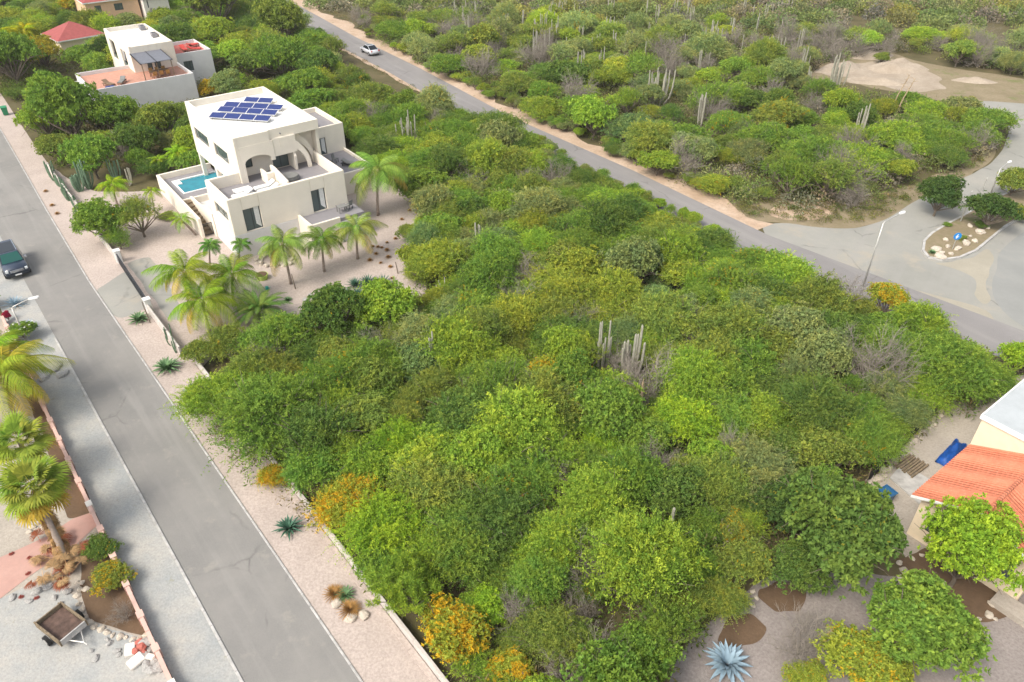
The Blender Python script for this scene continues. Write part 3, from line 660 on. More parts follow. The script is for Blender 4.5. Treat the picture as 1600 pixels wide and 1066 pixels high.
for x in (-.12, 1.8, 3.72): m.hull8([(x - .05, -.25, 2.0), (x + .05, -.25, 2.0), (x + .05, 4.4, 2.3), (x - .05, 4.4, 2.3)], [(x - .05, -.25, 2.14), (x + .05, -.25, 2.14), (x + .05, 4.4, 2.44), (x - .05, 4.4, 2.44)])
m.build('beam', 'dark', pg)
table('dining_table', vl(8.0, 46.6, 3.8), VA, 'brown dining table under the grey pergola', 2.4, .9, .72, 'teak')
for i, (dx, dy, rz_) in enumerate([(-.8, -.75, 180), (0, -.75, 180), (.8, -.75, 180), (-.8, .75, 0), (0, .75, 0), (.8, .75, 0)]):
    chair('dining_chair', vl(8.0 + dx, 46.6 + dy, 3.8), VA + R(rz_), 'light rattan dining chair under the pergola, %s on the %s side of the table' % (['left', 'middle', 'right'][i % 3], 'near' if i < 3 else 'far'), 'drygrass', 'teak', 'dining chairs under the pergola')
lounger('deck_chair', vl(1.6, 46.0, 3.8), VA + R(20), 'brown wooden deck chair at the left end of the terracotta terrace', 'teak', 'teak')
lounger('deck_chair', vl(3.2, 46.2, 3.8), VA - R(30), 'grey deck chair right of the brown one on the terracotta terrace', 'teak', 'cushion')
m = MB(); m.box(-.5, .5, -.35, .35, 0, .35); o = m.build('seat_cushion', 'blueprint', None, .04); o.location = vl(1.4, 44.6, 3.8); o.rotation_euler = (0, 0, VA); tag(o, 'dark blue padded seat block near the terracotta terrace corner', 'seat')
for i, (x, y, s) in enumerate(((13.6, 54, 1), (14.8, 53.2, .8), (15.3, 55.3, .8))):
    lounger('sun_lounger', vl(x, y, 4.55), VA + i, 'red cushioned lounger on the red annex terrace, %s of three' % ['left', 'front', 'back right'][i], 'teak', 'redcloth', 'red loungers on the annex terrace')
for i, (x, y) in enumerate(((10.5, 60.8), (10.6, 55.6))):
    t = empty('air_conditioner', vl(x, y, 6.55), VA, 'grey air conditioning unit on the white roof, %s one' % ['far', 'near'][i], 'air conditioner', 'air conditioners on the white roof')
    m = MB(); m.box(-.35, .35, -.5, .5, .06, .6); m.build('casing', 'deck', t, .02); m = MB(); m.disc((0, 0), .26, .6, .62, 16); m.build('fan_grille', 'dark', t); m = MB(); m.box(-.3, .3, -.45, -.35, 0, .06); m.box(-.3, .3, .35, .45, 0, .06); m.build('foot', 'dark', t)

# red hipped roof house and peach house far back
def hip_house(name, loc, rz, w_, d_, h, rh, wallm, roofm, label, wins=()):
    t = empty(name, loc, rz, label, 'house')
    m = MB(); wall(m, 'x', -w_ / 2, w_ / 2, -d_ / 2, -d_ / 2 + .2, 0, h, [w for w in wins]); wall(m, 'y', -d_ / 2 + .2, d_ / 2, -w_ / 2, -w_ / 2 + .2, 0, h)
    wall(m, 'y', -d_ / 2 + .2, d_ / 2, w_ / 2 - .2, w_ / 2, 0, h); wall(m, 'x', -w_ / 2 + .2, w_ / 2 - .2, d_ / 2 - .2, d_ / 2, 0, h); m.build('wall', wallm, t)
    e = .4; rd = max(0, (w_ - d_) / 2)
    v = [(-w_ / 2 - e, -d_ / 2 - e, h), (w_ / 2 + e, -d_ / 2 - e, h), (w_ / 2 + e, d_ / 2 + e, h), (-w_ / 2 - e, d_ / 2 + e, h), (-rd, 0, h + rh), (rd + .01, 0, h + rh)]
    m = MB(); m.add(v, [(0, 1, 5, 4), (1, 2, 5), (2, 3, 4, 5), (3, 0, 4), (3, 2, 1, 0)]); m.build('roof', roofm, t)
    m = MB(); m.box(-w_ / 2 - e - .04, w_ / 2 + e + .04, -d_ / 2 - e - .04, d_ / 2 + e + .04, h - .18, h - .01); m.build('eave', 'frame_white', t)
    for wn in wins: window(t, 'x', wn[0], wn[1], -d_ / 2 + .08, wn[2], wn[3], 'window', 2)
    return t
hip_house('red_roofed_house', vl(4.9, 83.2), VA + R(8), 6.5, 6.5, 2.7, 1.9, 'cream', 'redroof', 'small house with dull red hipped roof hidden among trees at top left')
ph = hip_house('peach_house', vl(13.6, 96.5), VA, 8.5, 9, 5.4, 1.8, 'peach', 'redroof', 'peach coloured two-storey house with white shutter windows at the top edge', [(.2, 1.6, 3.6, 4.7), (-2.9, -1.9, 3.6, 4.7)])
pa2 = empty('peach_annex', vl(20.2, 93.2), VA, 'pale pink house wing right of the peach house at the top edge', 'house')
m = MB(); wall(m, 'x', -2.0, 2.2, -3, -2.8, 0, 5.2, [(-1.4, -.7, 3.7, 4.9), (-1.2, -.4, 1.2, 2.4)]); wall(m, 'y', -2.8, 4, 2.0, 2.2, 0, 5.2); wall(m, 'y', -2.8, 4, -2.0, -1.8, 0, 5.2); m.build('wall', 'pinkwhite', pa2)
m = MB(); m.hull8([(-2.3, -3.3, 5.2), (2.5, -3.3, 5.2), (2.5, 4.4, 5.2), (-2.3, 4.4, 5.2)], [(-.2, -1, 6.4), (.4, -1, 6.4), (.4, 3, 6.4), (-.2, 3, 6.4)]); m.build('roof', 'redroof', pa2)
window(pa2, 'x', -1.4, -.7, -2.92, 3.7, 4.9); window(pa2, 'x', -1.2, -.4, -2.92, 1.2, 2.4)

# ================================================================== orange roofed house bottom right (same local axes as villa)
HB = vl(17.0, -51.0)
hb = empty('orange_roof_house', HB, VA, 'cream house with orange tiled gable roof and grey flat roof, bottom right corner', 'house')
hb_len = 11.0
yr, yl = -3.15, -6.3
m = MB(); m.hull8([(-.1, .1, 2.9), (hb_len, .1, 2.9), (hb_len, yr, 4.4), (-.1, yr, 4.4)], [(-.1, .1, 3.02), (hb_len, .1, 3.02), (hb_len, yr, 4.52), (-.1, yr, 4.52)])
m.hull8([(-.1, yr, 4.4), (hb_len, yr, 4.4), (hb_len, yl - .1, 2.9), (-.1, yl - .1, 2.9)], [(-.1, yr, 4.52), (hb_len, yr, 4.52), (hb_len, yl - .1, 3.02), (-.1, yl - .1, 3.02)])
m.build('roof', 'tiles', hb)
m = MB(); m.tube([(-.12, yr, 4.53), (hb_len, yr, 4.53)], .1, 8); m.build('ridge_cap', 'tiles', hb)
# raised tile courses: thin ribs running down each slope
m = MB()
N = int(hb_len / .22)
for i in range(N):
    x = -.02 + i * .22
    m.add([(x, .12, 3.018), (x + .06, .12, 3.075), (x + .12, .12, 3.018), (x, yr, 4.518), (x + .06, yr, 4.575), (x + .12, yr, 4.518)], [(0, 1, 4, 3), (1, 2, 5, 4), (0, 2, 1)])
    m.add([(x, yl - .12, 3.018), (x + .06, yl - .12, 3.075), (x + .12, yl - .12, 3.018), (x, yr, 4.518), (x + .06, yr, 4.575), (x + .12, yr, 4.518)], [(0, 3, 4, 1), (1, 4, 5, 2), (0, 1, 2)])
m.build('tile_course', 'tiles', hb)
m = MB(); m.hull8([(-.16, .1, 2.86), (-.1, .1, 2.86), (-.1, yr, 4.36), (-.16, yr, 4.36)], [(-.16, .1, 3.0), (-.1, .1, 3.0), (-.1, yr, 4.5), (-.16, yr, 4.5)])
m.hull8([(-.16, yr, 4.28), (-.1, yr, 4.28), (-.1, yl - .1, 2.78), (-.16, yl - .1, 2.78)], [(-.16, yr, 4.5), (-.1, yr, 4.5), (-.1, yl - .1, 3.0), (-.16, yl - .1, 3.0)]); m.build('bargeboard', 'frame_white', hb)
m = MB(); m.box(.4, hb_len, -.5, -.3, 0, 2.85); m.box(.4, .6, yl + .5, -.5, 0, 2.9); m.box(.6, hb_len, yl + .4, yl + .6, 0, 2.85)
m.prism([(-.5, 2.9), (yr, 4.3), (yl + .5, 2.9)], 'x', .4, .6); m.build('wall', 'cream', hb)
m = MB(); m.box(6.1, 16, -9, .1, 0, 5.0); m.build('rear_wall', 'cream', hb)
m = MB(); m.box(6.0, 16.1, -9, .2, 5.0, 5.14); m.build('flat_roof', 'greyroof', hb)
m = MB(); m.box(5.98, 6.06, -9, .22, 4.93, 5.2); m.box(6.06, 16.1, .14, .22, 4.93, 5.2); m.build('roof_trim', 'frame_white', hb)
m = MB(); m.box(-.6, .4, yl - 3.2, yl + 1.2, 0, .35); m.box(.4, 3, yl - 3.2, yl - .2, 0, .35); m.build('porch', 'gravel_beige', hb)
window(hb, 'y', -5.2, -4.3, .37, 1.0, 2.1, 'window', 2); window(hb, 'y', -2.0, -1.0, .37, 1.0, 2.1, 'window', 2)
# things behind that house
def crumpled(name, cx, cy, a, b, h, rz, mat, label, cat, seed=3):
    rnd = random.Random(seed); bm = bmesh.new(); bmesh.ops.create_grid(bm, x_segments=14, y_segments=10, size=1)
    for v in bm.verts:
        e = 1 - max(abs(v.co.x), abs(v.co.y)) ** 4
        v.co.z = h * e * (.75 + .25 * math.sin(v.co.x * 6) * math.cos(v.co.y * 4)) + rnd.uniform(-.04, .04) * (e > .05) + .02
        v.co.x = v.co.x * a + rnd.uniform(-.03, .03); v.co.y = v.co.y * b + rnd.uniform(-.03, .03)
    r_ = bmesh.ops.extrude_face_region(bm, geom=bm.faces[:])
    me = bpy.data.meshes.new(name); bm.to_mesh(me); bm.free(); me.shade_smooth()
    o = link_mesh(name, me); me.materials.append(M[mat]); o.location = (cx, cy, .03); o.rotation_euler = (0, 0, rz)
    return tag(o, label, cat)
p = at(1490, 703, .4); crumpled('tarpaulin', p.x, p.y, 1.4, .4, .7, VA + R(4), 'blue_tarp', 'bright blue tarpaulin heaped along the cream house wall', 'tarpaulin')
p = at(1384, 776, .3)
t = empty('blue_bin', (p.x, p.y, .014), .5, 'blue open plastic bin on the gravel beside the dark shade fence', 'bin')
m = MB(); m.hull8([(-.28, -.28, 0), (.28, -.28, 0), (.28, .28, 0), (-.28, .28, 0)], [(-.36, -.36, .7), (.36, -.36, .7), (.36, .36, .7), (-.36, .36, .7)]); m.build('body', 'bluebin', t, .04)
m = MB(); m.box(-.39, .39, -.39, -.32, .68, .74); m.box(-.39, .39, .32, .39, .68, .74); m.box(-.39, -.32, -.32, .32, .68, .74); m.box(.32, .39, -.32, .32, .68, .74); m.build('rim', 'bluebin', t)
q = px([(1388, 752), (1444, 700), (1462, 718), (1432, 772)])
m = MB(); m.hull8([(a.x, a.y, .015) for a in px([(1390, 748), (1410, 725), (1470, 762), (1440, 792)])], [(a.x, a.y, .10) for a in px([(1390, 748), (1410, 725), (1470, 762), (1440, 792)])])
tag(m.build('concrete_slab', 'kerb'), 'pale concrete slab with raised edge under the old timber', 'slab')
t = empty('timber_stack', (*at(1424, 731)[:2], .1), VA - R(2), 'weathered planks stacked on the concrete slab behind the orange roofed house', 'timber')
for i in range(8):
    m = MB(); a = -.55 + i * .155; m.box(-.9 + (i % 3) * .07, .9 - (i % 2) * .12, a, a + .115, 0 + (i % 2) * .02, .11 + (i % 2) * .03); m.build('plank', 'wood', t, .01)

# ================================================================== walls and fences along the street
t = empty('garden_wall', st(0, 2.72), 0, 'low pale wall edging the pink gravel verge beside the scrub plot', 'wall')
def street_wall(root, name, s0, s1, n0, n1, n0b, n1b, z0, z1, mat, seg=3.0, bev=.015):
    m = MB(); N = max(1, int((s1 - s0) / seg)); ro = Vector(root.location)
    for i in range(N):
        a = s0 + (s1 - s0) * i / N; b = s0 + (s1 - s0) * (i + 1) / N - .006; fa = i / N; fb = (i + 1) / N
        q = [st(a, n0 + (n0b - n0) * fa), st(a, n1 + (n1b - n1) * fa), st(b, n1 + (n1b - n1) * fb), st(b, n0 + (n0b - n0) * fb)]
        m.hull8([(p.x - ro.x, p.y - ro.y, z0) for p in q], [(p.x - ro.x, p.y - ro.y, z1) for p in q])
    return m.build(name, mat, root, bev)
street_wall(t, 'wall', -25, 28, 2.78, 2.93, 2.78, 2.93, 0, .6, 'wallpale')
street_wall(t, 'footing', -25, 28, 2.45, 2.75, 2.45, 2.75, 0, .10, 'gravel_pink')
t = empty('pink_wall', st(0, -6.5), 0, 'low pink garden wall with pillars along the left gravel verge', 'wall')
sA, sB = sn(20, 500)[0], -20
street_wall(t, 'wall', sB, sA, -6.72, -6.52, -6.72, -6.52, 0, .62, 'pinkwall')
s = sn(268, 1050, .7)[0] - 12; k = 0
while s < sA:
    w2 = MB(); ro = Vector(t.location); white = abs(s - sn(268, 1050, .7)[0]) < .9 or abs(s - sn(144, 790, .7)[0]) < 1.4
    q = [st(s, -6.77), st(s, -6.46), st(s + .45, -6.46), st(s + .45, -6.77)]
    w2.hull8([(p.x - ro.x, p.y - ro.y, 0) for p in q], [(p.x - ro.x, p.y - ro.y, .66) for p in q])
    w2.build('pillar', 'pinkwhite' if white else 'pinkwall', t); s += 2.25
# villa front wall and sliding gate
def wxy(pxa, pxb): return at(*pxa), at(*pxb)
def straight_wall(name, A, B, th, h, mat, label, cat, post=None):
    t = empty(name, A, math.atan2((B - A).y, (B - A).x), label, cat); L_ = (B - A).length
    m = MB(); m.box(0, L_, -th / 2, th / 2, 0, h); m.build('wall', mat, t, .015)
    if post:
        x = 0
        while x <= L_ + .01:
            m = MB(); m.box(x - .12, x + .12, -th / 2 - .05, th / 2 + .05, 0, h + .06); m.build('pillar', mat, t); x += post
    return t
straight_wall('front_wall', *wxy((78, 268), (137, 348)), .15, .9, 'wallpale', 'grey garden wall behind the row of fence cacti', 'wall', 3)
straight_wall('front_wall', *wxy((137, 348), (187, 412)), .15, .7, 'wallpale', 'grey garden wall hidden beneath the small street-side tree', 'wall')
straight_wall('front_wall', *wxy((233, 488), (284, 556)), .13, .8, 'wallpale', 'pale garden wall between the dark gate and the scrub', 'wall')
A, B = at(188, 414), at(234, 484)
g = empty('driveway_gate', A, math.atan2((B - A).y, (B - A).x), 'long dark metal sliding gate across the villa driveway', 'gate'); L_ = (B - A).length
m = MB(); m.box(0, L_, -.04, .04, .06, .12); m.box(0, L_, -.04, .04, 1.0, 1.08); m.box(0, .08, -.04, .04, .12, 1.0); m.box(L_ - .08, L_, -.04, .04, .12, 1.0); m.build('frame', 'dark', g)
m = MB(); n_ = int(L_ / .13)
for i in range(n_): m.box(.1 + i * .13, .17 + i * .13, -.02, .02, .12, 1.0)
m.build('gate_slats', 'dark', g)
for i, (q, lb) in enumerate((((188, 410), 'white gate pillar at the far end of the dark gate'), ((235, 487), 'white gate pillar at the near end of the dark gate'))):
    p = at(*q); t = empty('gate_pillar', p, g.rotation_euler.z, lb, 'pillar', 'white pillars of the villa gate'); m = MB(); m.box(-.22, .22, -.22, .22, 0, 1.15); m.build('shaft', 'frame_white', t, .02); m = MB(); m.box(-.27, .27, -.27, .27, 1.15, 1.22); m.build('cap', 'frame_white', t, .01)
# shade net fence at lower right
A, B = at(1352, 758), at(1472, 632)
t = empty('shade_fence', A, math.atan2((B - A).y, (B - A).x), 'dark shade-net fence sagging between the scrub and gravel yard', 'fence'); L_ = (B - A).length
m = MB(); N = 40
rnd = random.Random(4)
V = []; F = []
for i in range(N + 1):
    x = L_ * i / N; h = 1.15 - .35 * abs(math.sin(i * .47)) - rnd.uniform(0, .12)
    V += [(x, rnd.uniform(-.05, .05), .02), (x, rnd.uniform(-.12, .12), h * .5), (x, rnd.uniform(-.08, .08), h), (x, .03 + rnd.uniform(-.05, .05), h), (x, .03, h * .5), (x, .03, .02)]
for i in range(N):
    for k in range(5): F.append((i * 6 + k, i * 6 + 6 + k, i * 6 + 7 + k, i * 6 + k + 1))
m.add(V, F); m.build('net', 'black', t)
for i in range(6):
    m = MB(); m.tube([(L_ * i / 5, 0, 0), (L_ * i / 5, .02, 1.35)], .03, 6); m.build('post', 'wood', t)

# ================================================================== rocks
def rock_mesh(name, seed, mat, sub=2):
    bm = bmesh.new(); bmesh.ops.create_icosphere(bm, subdivisions=sub, radius=1); rnd = random.Random(seed)
    ph_ = [rnd.uniform(0, 6) for _ in range(6)]
    for v in bm.verts:
        c = v.co; k = 1 + .18 * math.sin(c.x * 3 + ph_[0]) * math.cos(c.y * 2.7 + ph_[1]) + .14 * math.sin(c.z * 4 + ph_[2] + c.x * 2) + rnd.uniform(-.07, .07)
        v.co = Vector((c.x * k, c.y * k * .85, max(-.35, c.z * k * .7)))
    me = bpy.data.meshes.new(name); bm.to_mesh(me); bm.free(); me.materials.append(M[mat]); return me
ROCK = [rock_mesh('rock', i, 'rock') for i in range(4)]; GROCK = [rock_mesh('rock', 9 + i, 'greyrock') for i in range(3)]; RROCK = [rock_mesh('rock', 20 + i, 'redstone') for i in range(2)]
rr = random.Random(77)
def rock(pxy, s, label, group, pool=ROCK, z=0.0, name='rock'):
    p = at(*pxy); o = link_mesh(name, rr.choice(pool)); o.location = (p.x, p.y, z + .2 * s); o.scale = (s * rr.uniform(.8, 1.25), s * rr.uniform(.8, 1.25), s * rr.uniform(.7, 1.1)); o.rotation_euler = (rr.uniform(-.2, .2), rr.uniform(-.2, .2), rr.uniform(0, 6))
    return tag(o, label, 'rock', group)
# border of the soil bed (lower left)
bp = [(124, 922), (123, 932), (125, 944), (128, 955), (133, 966), (140, 974), (149, 981), (158, 985), (168, 988), (178, 992), (188, 996), (197, 997), (207, 999), (217, 998), (226, 994), (120, 912), (128, 910), (134, 922)]
for i, q in enumerate(bp):
    rock((q[0] + rr.uniform(-2, 2), q[1] + rr.uniform(-2, 2)), rr.uniform(.13, .2), 'pale stone in the curved border of the brown soil bed, behind the cart', 'pale stones bordering the soil bed')
for q in [(143, 1018), (168, 1000), (183, 1018), (150, 1030), (172, 1006), (186, 1024)]: rock(q, rr.uniform(.12, .22), 'loose stone on the yard gravel between cart and rubble heap', 'loose stones by the cart', GROCK)
for q in [(208, 1008), (232, 1004), (236, 1018), (226, 1030), (242, 1034), (250, 1044), (240, 1048), (230, 1042)]: rock(q, rr.uniform(.2, .34), 'grey rubble stone in the heap against the pink wall', 'grey stones in the rubble heap', GROCK)
for q in [(219, 1006), (222, 1014), (212, 1020), (226, 1022)]: rock(q, rr.uniform(.16, .22), 'red broken tile lump in the rubble heap against the pink wall', 'red lumps in the rubble heap', RROCK, .1)
for i, (q, sx, lb) in enumerate([((214, 1035), .36, 'white concrete block leaning at the front of the rubble heap'), ((204, 1018), .32, 'pinkish concrete slab at the left of the rubble heap'), ((236, 1030), .2, 'small white block in the middle of the rubble heap')]):
    p = at(*q); m = MB(); m.box(-sx, sx, -sx * .7, sx * .7, 0, .22); o = m.build('concrete_block', 'pinkwhite', None, .03); o.location = (p.x, p.y, .02); o.rotation_euler = (.12, -.1, .9 + i); tag(o, lb, 'block')
for q in [(88, 578), (76, 582), (98, 586), (70, 592), (90, 572)]: rock(q, rr.uniform(.25, .4), 'pale boulder at the street-side gravel beside the palm', 'boulders beside the feather palm', GROCK)
for q in [(52, 824), (60, 830), (70, 826), (46, 832)]: rock(q, rr.uniform(.16, .26), 'white stone under the near fan palm', 'white stones under the fan palm')
for q in [(20, 935), (45, 940), (60, 925), (85, 935), (75, 918), (95, 945), (105, 925)]: rock(q, rr.uniform(.15, .3), 'flat pale stone among dead leaves below the pink path', 'flat pale stones below the pink path', GROCK)
for q in [(220, 508), (262, 580), (452, 832), (448, 836), (300, 618)]: rock(q, rr.uniform(.14, .2), 'pale stone at the foot of a verge agave', 'stones at the verge agaves')
for q, lb in [((526, 944), 'pale stone between the two brown grass clumps on the verge'), ((548, 966), 'larger white rock at the foot of the near brown grass clump'), ((568, 962), 'white rock right of the near brown grass clump')]: rock(q, .3, lb, None)
for q in [(478, 470), (485, 463), (492, 468), (510, 448), (516, 452), (522, 450)]: rock(q, rr.uniform(.18, .3), 'loose stone on the villa gravel near the dark yuccas', 'stones on the villa gravel', GROCK)
ring = []
for i in range(30):
    a = i / 30 * 6.283; c_ = at(432, 408); rr_ = 1.35 if i % 2 else 1.1
    o = link_mesh('rock', rr.choice(ROCK)); s = rr.uniform(.15, .24); o.location = (c_.x + math.cos(a) * rr_ * 1.25, c_.y + math.sin(a) * rr_ * .85, .2 * s + .03 + (0 if i % 3 else .12)); o.scale = (s, s, s); o.rotation_euler = (0, 0, a); tag(o, 'tan stone in the ring around the small palms at the villa corner', 'rock', 'tan stones ringing the small palms')
for q in [(1462, 392), (1470, 398), (1480, 388), (1495, 392), (1476, 378), (1508, 384), (1515, 372), (1522, 380), (1500, 372), (1530, 366), (1468, 404), (1485, 400), (1540, 358), (1528, 352), (1515, 356), (1546, 346), (1560, 340), (1536, 340)]:
    rock(q, rr.uniform(.18, .42), 'pale boulder on the tip of the traffic island', 'boulders on the traffic island', z=.16)
for i in range(26):
    f = i / 25; a = at(1352, 768); b = at(1470, 646); c_ = a.lerp(b, f); o = link_mesh('rock', rr.choice(ROCK)); s = rr.uniform(.14, .3); o.location = (c_.x + rr.uniform(-.15, .15), c_.y + rr.uniform(-.15, .15), .2 * s); o.scale = (s, s, s); tag(o, 'rough stone in the row along the dark shade fence', 'rock', 'stones along the shade fence')
for q in [(1405, 880), (1412, 892), (1408, 904), (1440, 868), (1425, 873), (1530, 968), (1545, 962), (1555, 968), (1462, 905), (1472, 912), (1176, 925), (1182, 935), (1176, 946), (1550, 945)]: rock(q, rr.uniform(.12, .2), 'small stone edging a brown soil bed near the round tree', 'stones edging the bottom right beds')
# white sand heaps in the clearing
def heap(q, a, b, h, rz, label, seed):
    rnd = random.Random(seed); bm = bmesh.new(); bmesh.ops.create_grid(bm, x_segments=26, y_segments=20, size=1); ph_ = [rnd.uniform(0, 6) for _ in range(4)]
    for v in bm.verts:
        rr2 = v.co.length; k = max(0, 1 - rr2 ** 1.6); v.co.z = h * k * (1 + .3 * math.sin(v.co.x * 5 + ph_[0]) * math.cos(v.co.y * 6 + ph_[1])) + rnd.uniform(-.06, .06) * k - .02
        v.co.x *= a * (1 + .12 * math.sin(ph_[2] + v.co.y * 4)); v.co.y *= b
    bmesh.ops.delete(bm, geom=[v for v in bm.verts if v.co.z < -.0195 and False], context='VERTS')
    me = bpy.data.meshes.new('sand_heap'); bm.to_mesh(me); bm.free(); me.shade_smooth(); me.materials.append(M['white_sand'])
    p = at(*q); o = link_mesh('sand_heap', me); o.location = p; o.rotation_euler = (0, 0, rz); return tag(o, label, 'sand heap')
heap((1402, 108), 5, 2.6, 1.3, .2, 'largest white sand heap in the middle of the dirt clearing', 1)
heap((1312, 108), 4.5, 2.2, .9, .5, 'white sand heap behind the tall grey cactus by the clearing', 2)
heap((1362, 88), 3.5, 2.4, .9, .3, 'small white sand heap at the back of the clearing', 3)
heap((1522, 127), 3.0, 1.4, .5, -.2, 'tan sand heap at the right of the dirt clearing', 4)
heap((1372, 128), 5, 2, .6, -.2, 'low white sand bank at the front of the clearing', 5)

# ================================================================== street lamps, sign, poles
def street_lamp(base, top, arm, label, hd=.9, name='street_lamp'):
    b = at(*base); h = hat(top[1], b); t = empty(name, b, 0, label, 'street lamp', 'street lamps')
    # arm tip at height h+.35, from pixel
    e = at(arm[0], arm[1], h + .35); d = Vector((e.x - b.x, e.y - b.y, 0)); 
    m = MB(); m.tube([(0, 0, 0), (0, 0, h * .5), (0, 0, h - .05)], [.085, .07, .05], 10); m.build('pole', 'steel', t, smooth=True)
    m = MB(); m.disc((0, 0), .17, 0, .05, 12); m.build('base_plate', 'steel', t)
    m = MB(); m.tube([(0, 0, h - .08), (d.x * .08, d.y * .08, h + .06), (d.x * .5, d.y * .5, h + .22), (d.x * .85, d.y * .85, h + .33)], [.05, .045, .04, .035], 8); m.build('arm', 'steel', t)
    u = d.normalized(); n = Vector((-u.y, u.x, 0)); p0 = d * .82; L_ = .7
    V = []
    for (f, wd, zz) in ((0, .06, .0), (.25, .13, .0), (.8, .15, .0), (1, .07, .0)):
        c_ = p0 + u * (f * L_); zb = h + .30
        V += [tuple(c_ + n * wd + Vector((0, 0, zb))), tuple(c_ - n * wd + Vector((0, 0, zb))), tuple(c_ - n * wd * .7 + Vector((0, 0, zb + .10))), tuple(c_ + n * wd * .7 + Vector((0, 0, zb + .10)))]
    F = []
    for i in range(3):
        for k in range(4): F.append((i * 4 + k, i * 4 + (k + 1) % 4, i * 4 + 4 + (k + 1) % 4, i * 4 + 4 + k))
    F += [(0, 3, 2, 1), (12, 13, 14, 15)]
    m = MB(); m.add(V, F); m.build('lamp_head', 'frame_white', t, .01)
    return t
street_lamp((1348, 450), (0, 348), (1410, 332), 'tall street lamp with bent arm beside the main road, above the yellow bush')
street_lamp((1548, 302), (0, 264), (1577, 253), 'street lamp with bent arm behind the traffic island at the right edge')
lp = street_lamp((42, 532), (0, 481), (50, 466), 'street lamp leaning over the left verge beside the blue agaves')
for q, tp, lb in (((1500, 348), 300, 'plain grey flagless pole rising through the traffic island tree'), ((1534, 300), 279, 'short grey pole behind the traffic island trees')):
    b = at(*q); h = hat(tp, b); t = empty('metal_pole', b, 0, lb, 'pole'); m = MB(); m.tube([(0, 0, 0), (0, 0, h)], [.06, .045], 8); m.build('shaft', 'steel', t); m = MB(); m.tube([(0, 0, h), (0, 0, h + .12)], [.07, .02], 8); m.build('cap', 'steel', t)
b = at(1487, 392); h = hat(369, b)
t = empty('road_sign', b, 0, 'round blue road sign with white arrow on the traffic island', 'road sign')
m = MB(); m.tube([(0, 0, 0), (0, 0, h + .2)], .035, 8); m.build('post', 'steel', t)
m = MB(); pts = [(.34 * math.cos(i / 24 * 6.2832), h + .34 * math.sin(i / 24 * 6.2832)) for i in range(24)]; m.prism(pts, 'y', -.07, -.04); sg = m.build('sign_face', 'bluesign', t)
m = MB(); ar = [(-.05, .20), (.04, .20), (-.02, .02), (.13, .0), (-.09, -.24), (-.17, .04), (-.10, .03)]
m.prism([(x, h + z) for x, z in ar], 'y', -.078, -.0705); m.build('arrow', 'whitesign', t)
# magenta flowers by left lamp, wheelie bin
p = at(10, 180); t = empty('wheelie_bin', p, .6, 'green wheelie bin on the verge at the far left street', 'bin')
m = MB(); m.hull8([(-.27, -.3, .08), (.27, -.3, .08), (.27, .3, .08), (-.27, .3, .08)], [(-.34, -.38, 1.0), (.34, -.38, 1.0), (.34, .38, 1.0), (-.34, .38, 1.0)]); m.build('body', 'greenbin', t, .03)
m = MB(); m.hull8([(-.37, -.42, 1.0), (.37, -.42, 1.0), (.37, .42, 1.0), (-.37, .42, 1.0)], [(-.35, -.38, 1.07), (.35, -.38, 1.07), (.35, .38, 1.12), (-.35, .38, 1.12)]); m.build('lid', 'greenbin', t, .02)
for sx in (-.3, .26):
    m = MB(); m.tube([(sx, .3, .1), (sx + .05, .3, .1)], .1, 12); m.build('wheel', 'black', t)
# lime planter tub and turquoise watering can in villa garden
p = at(410, 436); t = empty('planter_tub', p, 0, 'round lime green tub behind the date palm', 'tub')
m = MB(); m.tube([(0, 0, 0), (0, 0, .45)], [.42, .52], 20); m.build('tub', 'limeplastic', t); m = MB(); m.disc((0, 0), .46, .451, .47, 20); m.build('soil', 'bed', t)
p = at(418, 453); t = empty('watering_can', p, 0, 'small turquoise watering can beside the lime tub', 'watering can')
m = MB(); m.disc((0, 0), .14, 0, .3, 12); m.build('can', 'turq', t, .02); m = MB(); m.tube([(.12, 0, .08), (.3, 0, .3)], [.03, .02], 6); m.build('spout', 'turq', t); m = MB(); m.tube([(-.12, 0, .1), (-.22, 0, .22), (-.1, 0, .34), (.06, 0, .3)], .015, 6); m.build('handle', 'turq', t)

# ================================================================== trailer cart
A = at(50, 978); c_ = at(96, 975, .55)
t = empty('garden_trailer', (c_.x, c_.y, 0), R(-31), 'small flatbed trailer with brown load bed parked on the yard gravel', 'trailer')
lw, ll = .62, .92
m = MB(); m.box(-ll, ll, -lw, lw, .42, .47); m.build('bed', 'loadbed', t)
m = MB(); m.box(-ll - .07, ll + .07, -lw - .07, -lw, .38, .78); m.box(-ll - .07, ll + .07, lw, lw + .07, .38, .78); m.build('side_board', 'wood', t, .01)
m = MB(); m.box(-ll - .07, -ll, -lw, lw, .38, .74); m.build('tail_board', 'wood', t, .01)
m = MB(); m.box(ll, ll + .07, -lw, lw, .38, .74); m.build('front_board', 'kerb', t, .01)
m = MB(); m.box(-ll + .02, ll - .02, -lw + .02, lw - .02, .47, .50); m.build('load', 'loadbed', t)
for sy in (-1, 1):
    w2 = MB(); w2.tube([(0, sy * (lw + .12), .27), (0, sy * (lw + .28), .27)], .27, 18); wo = w2.build('wheel', 'black', t)
    w3 = MB(); w3.tube([(0, sy * (lw + .27), .27), (0, sy * (lw + .30), .27)], .14, 14); w3.build('rim', 'steel', wo)
m = MB(); m.tube([(ll + .05, -.3, .4), (ll + .75, 0, .4)], .03, 6); m.tube([(ll + .05, .3, .4), (ll + .75, 0, .4)], .03, 6); m.tube([(ll + .7, 0, .4), (ll + 1.0, 0, .4)], .035, 6); m.build('drawbar', 'steel', t)
